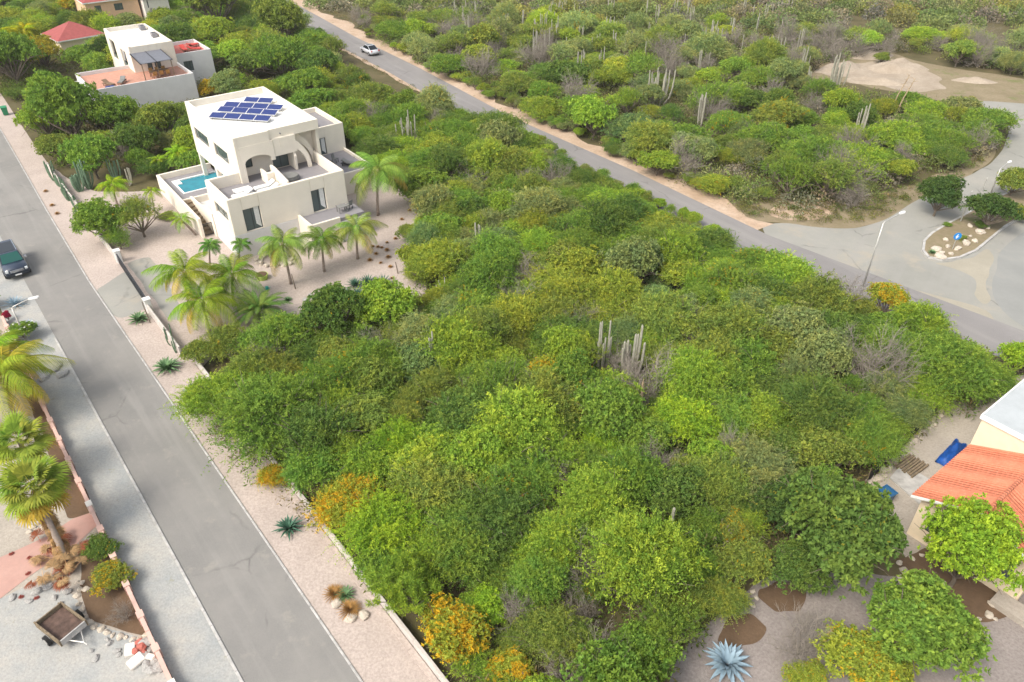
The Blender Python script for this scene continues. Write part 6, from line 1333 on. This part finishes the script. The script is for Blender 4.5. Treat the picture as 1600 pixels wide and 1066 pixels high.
# ================================================================== palms
def frond_mesh(seed, L=2.2, ll=.5, n=30, droop=.55, lw=.045, rise=.6, hang=.35, stem=.12):
    """pinnate frond along +X from the origin"""
    rng = np.random.default_rng(seed); t = np.linspace(0, 1, 14)
    X = L * t * (1 - .12 * t); Z = rise * L * t - (droop + rise * .55) * L * t ** 2
    V = []; F = []; v = []
    for i in range(13):   # rachis as a thin triangular strip
        w0 = .022 * (1 - t[i] * .8); w1 = .022 * (1 - t[i + 1] * .8); o_ = len(V)
        V += [(X[i], -w0, Z[i]), (X[i], w0, Z[i]), (X[i + 1], w1, Z[i + 1]), (X[i + 1], -w1, Z[i + 1])]; F.append((o_, o_ + 1, o_ + 2, o_ + 3)); v.append(.85)
    for k in range(n):
        s = stem + (1 - stem) * (k + .5) / n; x = np.interp(s, t, X); z = np.interp(s, t, Z); x2 = np.interp(min(1, s + .03), t, X); z2 = np.interp(min(1, s + .03), t, Z); tx, tz = x2 - x, z2 - z; nn = math.hypot(tx, tz) or 1; tx /= nn; tz /= nn
        le = ll * (math.sin(math.pi * min(1, (.12 + s * .86))) ** .6) * rng.uniform(.85, 1.1)
        for sd_ in (-1, 1):
            a = Vector((x, 0, z)); dr = Vector((tx * .55, sd_ * .85, tz * .55 - .05 + rng.uniform(-.08, .08))).normalized()
            mid = a + dr * le * .5 + Vector((0, 0, -hang * le * .18)); e = a + dr * le + Vector((0, 0, -hang * le)); w_ = Vector((tx, 0, tz)) * lw * .5; o_ = len(V)
            V += [tuple(a - w_ * .6), tuple(a + w_ * .6), tuple(mid + w_), tuple(mid - w_)]; F.append((o_, o_ + 1, o_ + 2, o_ + 3)); vv = rng.uniform(.1, .85); v.append(vv)
            V += [tuple(mid - w_), tuple(mid + w_), tuple(e + w_ * .15), tuple(e - w_ * .15)]; F.append((o_ + 4, o_ + 5, o_ + 6, o_ + 7)); v.append(vv)
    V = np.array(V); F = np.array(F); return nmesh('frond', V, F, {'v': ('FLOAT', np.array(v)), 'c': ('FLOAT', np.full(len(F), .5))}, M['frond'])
def fan_mesh(seed, L=.9, stem=.75):
    """palmate frond along +X"""
    rng = np.random.default_rng(seed); V = []; F = []; v = []
    V += [(0, -.02, 0), (0, .02, 0), (stem, .015, stem * .25), (stem, -.015, stem * .25)]; F.append((0, 1, 2, 3)); v.append(.8); c = Vector((stem, 0, stem * .25))
    n = 30
    for k in range(n):
        a = (k + .5) / n * 4.6 - 2.3; le = L * (.75 + .25 * math.cos(a)) * rng.uniform(.9, 1.05); d = Vector((math.cos(a), math.sin(a), .12 + .15 * math.cos(a * 2))).normalized(); s = Vector((-math.sin(a), math.cos(a), 0)) * .075
        m1 = c + d * le * .6 + Vector((0, 0, (.03 if k % 2 else -.02))); e = c + d * le + Vector((0, 0, -.20 * le)); o_ = len(V)
        V += [tuple(c), tuple(c + s * .1), tuple(m1 + s * le * .8), tuple(m1 - s * le * .8)]; F.append((o_, o_ + 1, o_ + 2, o_ + 3)); vv = rng.uniform(.3, .7); v.append(vv)
        V += [tuple(m1 - s * le * .8), tuple(m1 + s * le * .8), tuple(e + s * .12), tuple(e - s * .12)]; F.append((o_ + 4, o_ + 5, o_ + 6, o_ + 7)); v.append(vv)
    return nmesh('frond', np.array(V), np.array(F), {'v': ('FLOAT', np.array(v)), 'c': ('FLOAT', np.full(len(F), .5))}, M['frond'])
FR = {'coco': [frond_mesh(1 + i, 2.6, .62, 36, .46 + .09 * i, .05, .66, .85) for i in range(3)], 'arch': [frond_mesh(11 + i, 2.1, .48, 30, .62, .045, .75, .65) for i in range(2)],
      'date': [frond_mesh(21 + i, 2.6, .36, 56, .42, .035, .62, .15) for i in range(2)], 'fan': [fan_mesh(31 + i) for i in range(2)], 'small': [frond_mesh(41 + i, 1.15, .34, 22, .55, .045, .7, .5) for i in range(2)]}
PG = (.235, .34, .065)
def palm(kind, base, crown, label, n=15, fs=1.0, tint=PG, old=2, lean=None, r=.10, name=None, tf_=1, el=(-.35, 1.1), trunks=1, skirt=False, group='palms of the villa garden', hgt=None):
    b = at(*base); h = hgt if hgt else hat(crown[1], b); c_ = at(crown[0], crown[1], h); d = Vector((c_.x - b.x, c_.y - b.y, 0))
    if d.length > h * .5: d = d.normalized() * h * .5
    t = empty(name or {'coco': 'coconut_palm', 'arch': 'areca_palm', 'date': 'date_palm', 'fan': 'fan_palm', 'small': 'dwarf_palm'}[kind], b, 0, label, 'palm', group)
    m = MB(); K = 8; pts = []; rd = []
    for i in range(K + 1):
        f = i / K; pts.append((d.x * f ** 1.5, d.y * f ** 1.5, h * f)); rd.append(r * (1.35 - .6 * f ** .5) + (.012 if i % 2 else 0))
    m.tube(pts, rd, 10)
    for q in range(1, trunks):
        a = q * 2.2; m.tube([(math.cos(a) * .25, math.sin(a) * .25, 0), (math.cos(a) * .2 + d.x * .5, math.sin(a) * .2 + d.y * .5, h * .5), (d.x + math.cos(a) * .1, d.y + math.sin(a) * .1, h * .95)], [r, r * .8, r * .6], 7)
    m.build('trunk', 'palmbark', t, smooth=True)
    rnd = random.Random(int(base[0] * 7 + base[1])); top = Vector((d.x, d.y, h))
    n = int(n * 1.55)
    for i in range(n):
        a = i * 2.39996 + rnd.uniform(-.2, .2); f = i / max(1, n - 1); e = el[1] + (el[0] - el[1]) * f + rnd.uniform(-.1, .1)
        o = link_mesh('frond', FR[kind][i % len(FR[kind])], t); o.location = top + Vector((math.cos(a), math.sin(a), 0)) * .06; o.rotation_euler = (rnd.uniform(-.25, .25), -e + .25, a); s = fs * (1.14 if kind == 'coco' else 1.0) * rnd.uniform(.82, 1.12) * (1 - .15 * (f < .2)); o.scale = (s, s, s)
        o.color = (tint[0] * (1.6 if i >= n - old else rnd.uniform(.8, 1.2)), tint[1] * (.85 if i >= n - old else rnd.uniform(.85, 1.12)), tint[2], 1 if (i >= n - old and rnd.random() < .5) else 0)
        if o.color[3] > .5: o['label'] = 'yellowing old frond'
    if kind in ('coco', 'arch'):
        m = MB(); m.tube([tuple(top + Vector((0, 0, -.35))), tuple(top + Vector((0, 0, -.05))), tuple(top + Vector((0, 0, .2)))], [r * 1.0, r * 1.7, r * .6], 8); m.build('crown_base', 'deadfrond', t, smooth=True)
    if skirt:
        o0 = None
        for i in range(42):
            a = rnd.uniform(0, 6.28); o = link_mesh('dead_frond', FR['fan'][i % 2], t); f = rnd.uniform(.25, .98); o.location = (d.x * f ** 1.5, d.y * f ** 1.5, h * f); o.rotation_euler = (0, rnd.uniform(1.15, 1.6), a); s = fs * rnd.uniform(.4, .6); o.scale = (s, s, s); o.color = (.42, .27, .13, 0)
    return t
palm('coco', (591, 337), (590, 268), 'tall coconut palm right of the villa, standing before the side terrace', 15, 1.15, r=.12, group='palms of the villa garden')
palm('coco', (559, 405), (557, 358), 'coconut palm third along the front of the villa, nearest the patio', 13, .85)
palm('coco', (507, 425), (503, 376), 'short dark coconut palm between its two neighbours before the villa front', 13, .72, (.13, .24, .03))
palm('coco', (455, 444), (441, 382), 'coconut palm at the front corner of the villa beside the stone ring', 14, .85)
palm('coco', (328, 520), (316, 472), 'coconut palm at the scrub edge with its pale trunk in open gravel', 14, 1.05, (.22, .33, .03), 4)
palm('coco', (300, 500), (288, 428), 'leftmost coconut palm of the dense group, with yellow lower fronds', 13, 1.0, (.22, .34, .03), 5)
palm('coco', (366, 478), (363, 432), 'coconut palm behind the date palm in the dense group', 14, .95, (.17, .27, .03))
palm('date', (407, 505), (405, 488), 'stocky date palm with long grey green arching fronds beside the scrub', 26, 1.0, (.15, .24, .05), 0, r=.2, el=(.0, 1.2))
palm('small', (330, 420), (328, 384), 'small dense palm in front of the stair gate', 15, .95, (.10, .24, .04), 0, trunks=3, r=.05)
palm('small', (374, 415), (376, 382), 'small palm behind the dense group, left of the villa corner', 12, .9, (.12, .24, .04), 0, r=.05)
palm('arch', (306, 368), (277, 345), 'small palm against the pool wall right of the low hedge', 12, .62, (.22, .38, .03), 0, r=.06, hgt=1.7, trunks=2)
palm('arch', (243, 333), (236, 300), 'slender double-stemmed palm left of the pool wall', 12, .55, (.26, .38, .03), 0, r=.05, trunks=2)
palm('arch', (184, 322), (175, 290), 'spreading light green palm behind the street wall', 16, .85, (.26, .40, .03), 0, r=.09)
palm('arch', (285, 268), (278, 240), 'fluffy light green palm beside the pool terrace, touching the villa', 20, .85, (.26, .42, .03), 0, r=.08)
palm('arch', (250, 275), (247, 252), 'smaller fluffy palm left of the one touching the villa', 14, .6, (.26, .38, .03), 0, r=.06)
palm('small', (428, 408), (427, 392), 'cluster of small palms inside the tan stone ring', 12, .8, (.14, .24, .03), 0, trunks=4, r=.04)
palm('arch', (12, 90), (10, 48), 'yellow green palm at the far left edge, near the top', 14, 1.3, (.38, .40, .02), 0, r=.12, group='yellow palms at the top left', hgt=3.2)
palm('arch', (44, 82), (42, 45), 'yellow green palm right of its twin, near the top left corner', 14, 1.25, (.38, .40, .02), 0, r=.12, group='yellow palms at the top left', hgt=3.0)
palm('coco', (25, 655), (6, 590), 'feather palm with drooping fronds at the left edge above the fan palms', 15, 1.25, (.30, .34, .04), 5, r=.14, group='palms at the lower left', hgt=3.2)
palm('coco', (60, 610), (-15, 560), 'feather palm mostly beyond the left edge', 13, 1.1, (.22, .34, .03), 2, r=.12, group='palms at the lower left', hgt=3.4)
palm('fan', (72, 775), (30, 690), 'green fan palm behind the near one at the left edge', 20, 1.05, (.25, .34, .05), 2, r=.14, group='palms at the lower left', hgt=3.2, el=(-.5, 1.2))
palm('fan', (108, 880), (48, 752), 'near fan palm with green fronds above a shaggy dead skirt', 24, 1.12, (.25, .34, .05), 6, r=.16, group='palms at the lower left', hgt=4.0, el=(-.6, 1.2), skirt=True)
# pile of dead fronds at its foot
rnd = random.Random(8)
for i in range(30):
    q = (rnd.uniform(62, 132), rnd.uniform(850, 918)); p = at(*q); t = link_mesh('dead_frond', FR['fan'][i % 2]); t.location = (p.x, p.y, .1 + i * .025); t.rotation_euler = (rnd.uniform(-.3, .3), rnd.uniform(-.1, .3), rnd.uniform(0, 6.28)); s = rnd.uniform(.45, .72); t.scale = (s, s, s); t.color = (.42, .28, .15, 0) if i % 3 else (.26, .09, .05, 0)
    tag(t, 'dead brown palm frond in the heap under the near fan palm', 'dead frond', 'dead fronds heaped under the fan palm')
for q in [(18, 862), (52, 868), (40, 895), (38, 928), (58, 930), (108, 950), (60, 878)]:
    p = at(*q); t = link_mesh('dead_frond', FR['fan'][0]); t.location = (p.x, p.y, .06); t.rotation_euler = (0, .15, rnd.uniform(0, 6.28)); t.scale = (.22, .22, .22); t.color = (.24, .06, .05, 0); tag(t, 'small dark red dead leaf on or below the pink path', 'dead leaf', 'dead red leaves near the pink path')

# ================================================================== cacti, agaves, tufts
def cactus(base, stems, h, spread, label, mat='cactusgrey', r=.085, seed=0, group='column cacti', curve=.25):
    b = at(*base); rnd = random.Random(seed + int(base[0])); t = empty('column_cactus', b, 0, label, 'cactus', group)
    for i in range(stems):
        a = rnd.uniform(0, 6.283); rr2 = spread * math.sqrt(rnd.random()); x, y = math.cos(a) * rr2, math.sin(a) * rr2; hh = h * rnd.uniform(.6, 1.0)
        m = MB(); m.tube([(x * .3, y * .3, 0), (x * .8, y * .8, hh * curve), (x, y, hh * .55), (x * 1.05, y * 1.05, hh * .97), (x * 1.05, y * 1.05, hh)], [r * .9, r, r * 1.05, r * .9, r * .3], 12, star=.28); m.build('stem', mat, t)
    return t
cactus((640, 236), 14, 4.8, 1.3, 'broad clump of grey column cacti behind the villa, right of its roof', seed=1)
cactus((1028, 165), 22, 5.0, 1.8, 'largest grey column cactus clump across the main road')
cactus((1093, 205), 7, 5.0, .55, 'slim grey column cactus right of the largest clump')
cactus((1305, 144), 14, 5.2, 1.1, 'tall grey column cactus in front of the white sand heap')
cactus((1340, 214), 6, 4.2, .6, 'short grey column cactus between rounded thorn trees near the clearing')
cactus((1262, 140), 4, 3.2, .4, 'thin pale column cactus left of the clearing')
cactus((940, 585), 9, 4.7, .55, 'left and taller of the two grey cacti inside the scrub plot', r=.065)
cactus((985, 592), 9, 4.4, .8, 'right and wider of the two grey cacti inside the scrub plot', r=.09)
cactus((676, 592), 3, 4.7, .2, 'slim grey cactus alone in the left middle of the scrub plot', r=.07)
cactus((1043, 850), 1, 3.6, .02, 'single short cactus stub poking through the lower right scrub', r=.09)
cactus((752, 400), 4, 3.3, .5, 'small pale cactus at the villa garden edge above the scrub')
cactus((690, 470), 5, 2.6, .5, 'small cactus group between the dark yuccas and scrub', 'cactusgrey', .05)
cactus((620, 300), 4, 2.6, .4, 'slim dark cactus in shade behind the tall palm')
far = [(640, 10), (712, 30), (745, 40), (818, 62), (836, 74), (838, 62), (858, 58), (905, 66), (917, 60), (938, 72), (948, 68), (955, 72), (875, 100), (885, 98), (975, 100), (1010, 28), (1095, 72), (1112, 68), (1175, 38), (1160, 30), (1210, 30), (1180, 55), (1140, 60), (900, 130), (942, 130), (1232, 20), (800, 40), (870, 70), (925, 92), (980, 60)]
fr_ = random.Random(12)
far += [q for q in ((fr_.uniform(640, 1260), fr_.uniform(18, 125)) for _ in range(90)) if q[1] < (q[0] - 560) * .42 - 5]
for i, q in enumerate(far):
    cactus(q, 1 + (i * 7) % 6, 3.4 + (i % 4) * .5, .25 + .25 * (i % 3), 'pale thin cactus columns in the far scrub, %s' % lab('open', 'grey', q, LANDF, 2).split('shrub ')[1], seed=i, group='pale column cacti of the far scrub', r=.065)
for i, q in enumerate([(1130, 410), (1142, 402), (1160, 412), (1178, 420), (1192, 424), (1208, 432), (1150, 408), (1222, 440), (1236, 444), (1248, 452), (1172, 414)]):
    cactus(q, 1 + (i * 5) % 3, 1.2 + .25 * (i % 4), .5, 'thin dark cactus in the row on the near edge of the main road', 'twig', .035, i, 'thin cacti on the near road edge')
cactus((85, 282), 9, 2.4, .5, 'dark green fence cactus farthest up the left street', 'cactusgreen', .08)
for i, q in enumerate([(95, 292), (102, 302), (110, 314), (118, 326), (124, 336), (100, 298), (106, 308)]):
    cactus(q, 6, 1.5, .35, 'green fence cactus in the row before the grey garden wall', 'cactusgreen', .06, i, 'green cacti along the street wall')
cactus((140, 295), 10, 3.4, .8, 'largest green column cactus with pale tips behind the grey wall', 'cactusgreen', .09)
cactus((126, 300), 9, 2.2, .6, 'rounded green cactus clump left of the largest one', 'cactusgreen', .10)
cactus((182, 285), 7, 2.6, .9, 'grey green column cactus right of the largest one', 'cactusgreen', .08)
cactus((203, 290), 3, 2.2, .4, 'curved thin cactus at the right end of the cactus group', 'cactusgrey', .07)
for i, q in enumerate([(262, 532), (268, 540), (272, 546), (266, 528), (276, 552)]): cactus(q, 2, 1.4, .2, 'green column cactus leaning against the pale garden wall', 'cactusgreen', .045, i, 'cacti at the pale garden wall')
for i, (q, tp) in enumerate((((1388, 182), 118), ((1397, 185), 124))):
    b = at(*q); h = hat(tp, b); t = empty('flower_stalk', b, 0, '%s tall pale agave flower stalk leaning above the trees by the clearing' % ('left' if i == 0 else 'right'), 'flower stalk'); m = MB(); m.tube([(0, 0, 0), (.5, .2, h * .5), (1.3, .3, h)], [.09, .07, .04], 7); m.build('stalk', 'deadfrond', t)
    m = MB()
    for k in range(7): f = .7 + k * .045; p0 = Vector((1.3 * f, .3 * f, h * f)); a = k * 2.4; m.tube([p0, p0 + Vector((math.cos(a) * .5, math.sin(a) * .5, .15))], [.03, .015], 4)
    m.build('side_branch', 'deadfrond', t)
for q, tp, lb in (((352, 0), 0, ''),): pass
b = at(224, 505); h = 1.7
for q, h, lb in (((235, 505), 1.9, 'dark slender stake in the verge beside the gate-side agave'), ((462, 452), 1.4, 'dark bare stake in the gravel near the front palm'), ((622, 428), 1.1, 'thin stake at the right edge of the villa gravel')):
    b = at(*q); t = empty('wooden_stake', b, 0, lb, 'stake'); m = MB(); m.tube([(0, 0, 0), (-.05, 0, h * .5), (-.12, .05, h)], [.05, .045, .03], 7); m.build('pole', 'bark', t)
def agave_mesh(seed, n=28, L=.8, w_=.13, lo=.15, hi=1.35, curl=.25, mat='agaveblue'):
    rnd = random.Random(seed); V = []; F = []
    for i in range(n):
        a = i * 2.39996; f = i / n; el = lo + (hi - lo) * f; le = L * (1 - .35 * f) * rnd.uniform(.88, 1.08); d = Vector((math.cos(a), math.sin(a), 0)); s = Vector((-math.sin(a), math.cos(a), 0)); o_ = len(V); K = 6
        for k in range(K + 1):
            t = k / K; ee = el - curl * t + rnd.uniform(-.02, .02); p = d * (le * t * math.cos(ee) + .04) + Vector((0, 0, .06 + le * t * math.sin(ee))); ww = w_ * .5 * (.55 + 1.6 * t * (1 - t)) * (1 - t ** 3) + .003
            V += [tuple(p - s * ww + Vector((0, 0, ww * .5))), tuple(p - Vector((0, 0, ww * .25))), tuple(p + s * ww + Vector((0, 0, ww * .5)))]
        for k in range(K):
            b_ = o_ + k * 3; F += [(b_, b_ + 1, b_ + 4, b_ + 3), (b_ + 1, b_ + 2, b_ + 5, b_ + 4)]
    me = bpy.data.meshes.new('agave'); me.from_pydata(V, [], F); me.materials.append(M[mat]); me.shade_smooth(); return me
AGB = [agave_mesh(1, 44, .8, .17), agave_mesh(2, 34)]; AGG = [agave_mesh(3, 44, .62, .12, .3, 1.4, .3, 'agavegreen'), agave_mesh(4, 36, .6, .10, .3, 1.4, .3, 'yucca')]
YUC = [agave_mesh(5 + i, 60, .75, .055, .2, 1.5, .15, 'yucca') for i in range(2)]; TUF = [agave_mesh(9, 130, .5, .03, .1, 1.5, .25, 'drygrass')]
AGS = agave_mesh(13, 46, .8, .075, .1, 1.3, .1, 'agaveblue')
def put(name, me, q, s, label, cat, group=None, z=0.0):
    p = at(*q); o = link_mesh(name, me); o.location = (p.x, p.y, z); o.rotation_euler = (0, 0, vr.uniform(0, 6.28)); o.scale = (s, s, s); return tag(o, label, cat, group)
put('blue_agave', AGB[0], (1136, 1040), 1.55, 'large pale blue agave on the gravel at the bottom edge', 'agave')
put('blue_agave', AGS, (25, 478), 1.35, 'spiky blue agave behind the leaning lamp, farther one', 'agave', 'blue agaves on the left verge')
put('blue_agave', AGS, (46, 514), 1.15, 'smaller spiky blue agave on the left verge, nearer the street lamp foot', 'agave', 'blue agaves on the left verge')
put('green_agave', AGG[0], (218, 502), 1.5, 'green rosette agave on the verge beside the dark gate', 'agave', 'verge agaves')
put('green_agave', AGG[0], (262, 578), 1.75, 'largest green rosette agave on the verge, below the pale garden wall', 'agave', 'verge agaves')
put('green_agave', AGG[1], (304, 616), 1.5, 'dark green agave half hidden by the feathery tree on the verge', 'agave', 'verge agaves')
put('green_agave', AGG[1], (452, 828), 1.5, 'dark blue green agave on the pink verge below the orange shrub', 'agave', 'verge agaves')
put('grass_clump', TUF[0], (523, 930), 1.25, 'left orange brown grass clump on the verge', 'grass clump', 'brown grass clumps on the verge')
put('grass_clump', TUF[0], (547, 955), 1.3, 'right orange brown grass clump on the verge, nearest the white rocks', 'grass clump', 'brown grass clumps on the verge')
put('green_agave', AGG[0], (540, 932), .95, 'small green rosette between the two brown grass clumps', 'agave')
for i, q in enumerate([(555, 448), (575, 445), (598, 447), (541, 465), (562, 465), (588, 464), (606, 462), (612, 472), (575, 474), (545, 478)]): put('yucca', YUC[i % 2], q, 1.3 + .12 * (i % 3), 'dark spiky yucca in the double row between villa gravel and scrub', 'yucca', 'dark yuccas at the scrub edge')
for i, q in enumerate([(605, 380), (588, 398), (578, 408), (595, 412), (591, 387), (605, 392), (597, 388), (610, 418), (607, 403), (583, 386), (618, 374), (648, 355), (652, 345), (640, 330), (660, 352), (612, 436), (628, 344), (672, 348)]): put('grass_tuft', TUF[0], q, .42 + .1 * (i % 3), 'small round brown grass tuft dotted on the villa gravel', 'grass tuft', 'grass tufts on the villa gravel', .03)
for i, q in enumerate([(82, 322), (72, 300), (90, 335)]): put('grass_tuft', TUF[0], q, .6, 'dry dark tuft on the verge before the fence cacti', 'grass tuft', 'dry tufts on the upper verge', .03)
put('green_agave', AGG[0], (450, 470), .7, 'small green rosette at the scrub edge below the front palm', 'agave'); put('green_agave', AGG[0], (1455, 398), .7, 'small bright green rosette on the island tip', 'agave', None, .16)
put('grass_clump', TUF[0], (1418, 735), .1, 'tiny dry tuft beside the stacked planks', 'grass clump')
# white and magenta blossoms
fl = rock_mesh('blossom', 50, 'flower', 1); fm = rock_mesh('blossom', 51, 'magenta', 1)
rnd = random.Random(3)
bush = next(o for o in C.objects if o.get('label', '').startswith('green bush with white'))
for i in range(34):
    p = Vector((bush.location.x, bush.location.y, 0)) + Vector((rnd.uniform(-.8, .8), rnd.uniform(-.8, .8), 0)); o = link_mesh('blossom', fl); inv = 1 / bush.scale.x
    lp_ = Vector((p.x - bush.location.x, p.y - bush.location.y, 0)); ca, sa = math.cos(-bush.rotation_euler.z), math.sin(-bush.rotation_euler.z)
    o.parent = bush; o.location = (inv * (lp_.x * ca - lp_.y * sa), inv * (lp_.x * sa + lp_.y * ca), rnd.uniform(2.0, 2.9)); o.scale = (.13, .13, .1)
p = at(8, 488, .8); t = empty('flowering_shrub', (p.x, p.y, 0), 0, 'magenta flowering shrub behind the bend of the leaning street lamp', 'shrub')
me, tm, R0, H0 = PROTO['small'][1]; cr = link_mesh('crown', me, t); cr.scale = (.17, .17, .28); cr.color = (.4, .03, .08, 0); cr2 = link_mesh('trunk', tm, t); cr2.scale = (.17, .17, .28)
# broken orange trunk inside the plot
b = ctr((1001, 628), 1.5); t = empty('broken_trunk', (b[0], b[1], 0), 0, 'splintered pale orange trunk standing in the leafless brown shrub', 'tree stump'); m = MB(); m.tube([(0, 0, 0), (.05, 0, 1.4), (0, .05, 2.9), (.02, .05, 3.3)], [.12, .10, .07, .01], 7); m.build('stem', 'deadfrond', t)

# ================================================================== labels that would repeat: say which one, by place
def label_repeats():
    by = {}
    for o in C.objects:
        if o.parent is None and o.get('label') and o.get('kind') not in ('stuff', 'structure'): by.setdefault(o['label'], []).append(o)
    def short(t):
        while len(t.replace('-', ' ').split()) > 16 and ' the ' in t: t = t.replace(' the ', ' ', 1)
        return t
    for lb, L in by.items():
        if 1 < len(L) <= 30:
            L.sort(key=lambda o: pj(o.location)[0])
            for i, o in enumerate(L):
                if len(L) == 2: w_ = ['left one', 'right one'][i]
                elif len(L) == 3: w_ = ['left one', 'middle one', 'right one'][i]
                else:
                    k = min(i, len(L) - 1 - i) + 1; sd_ = 'left' if i < len(L) / 2 else 'right'
                    w_ = ('%smost' % sd_) if k == 1 else '%d%s from the %s' % (k, {2: 'nd', 3: 'rd'}.get(k, 'th'), sd_)
                o['label'] = short(lb + ', ' + w_)
    for o in C.objects:
        if o.parent is None and o.get('label'): o['label'] = short(o['label'])
        if o.parent is None and o.get('label') and len(o['label'].replace('-', ' ').split()) > 16: print('LONG', o['label'])
label_repeats()

# ------------------------------------------------------------------ air
m = MB(); m.box(-720, 720, -720, 720, -1, 36)
hz = m.build('haze', 'white', None); hz.data.materials.clear(); hm = bpy.data.materials.new('haze_air'); hm.use_nodes = True; hn = hm.node_tree.nodes; hn.clear()
ho = hn.new("ShaderNodeOutputMaterial"); hv = hn.new("ShaderNodeVolumePrincipled"); hv.inputs['Color'].default_value = (.96, .95, .92, 1); hv.inputs['Density'].default_value = .0002
hm.node_tree.links.new(hv.outputs[0], ho.inputs['Volume']); hz.data.materials.append(hm); tag(hz, 'thin evening haze over the whole neighbourhood', 'haze', kind='stuff')
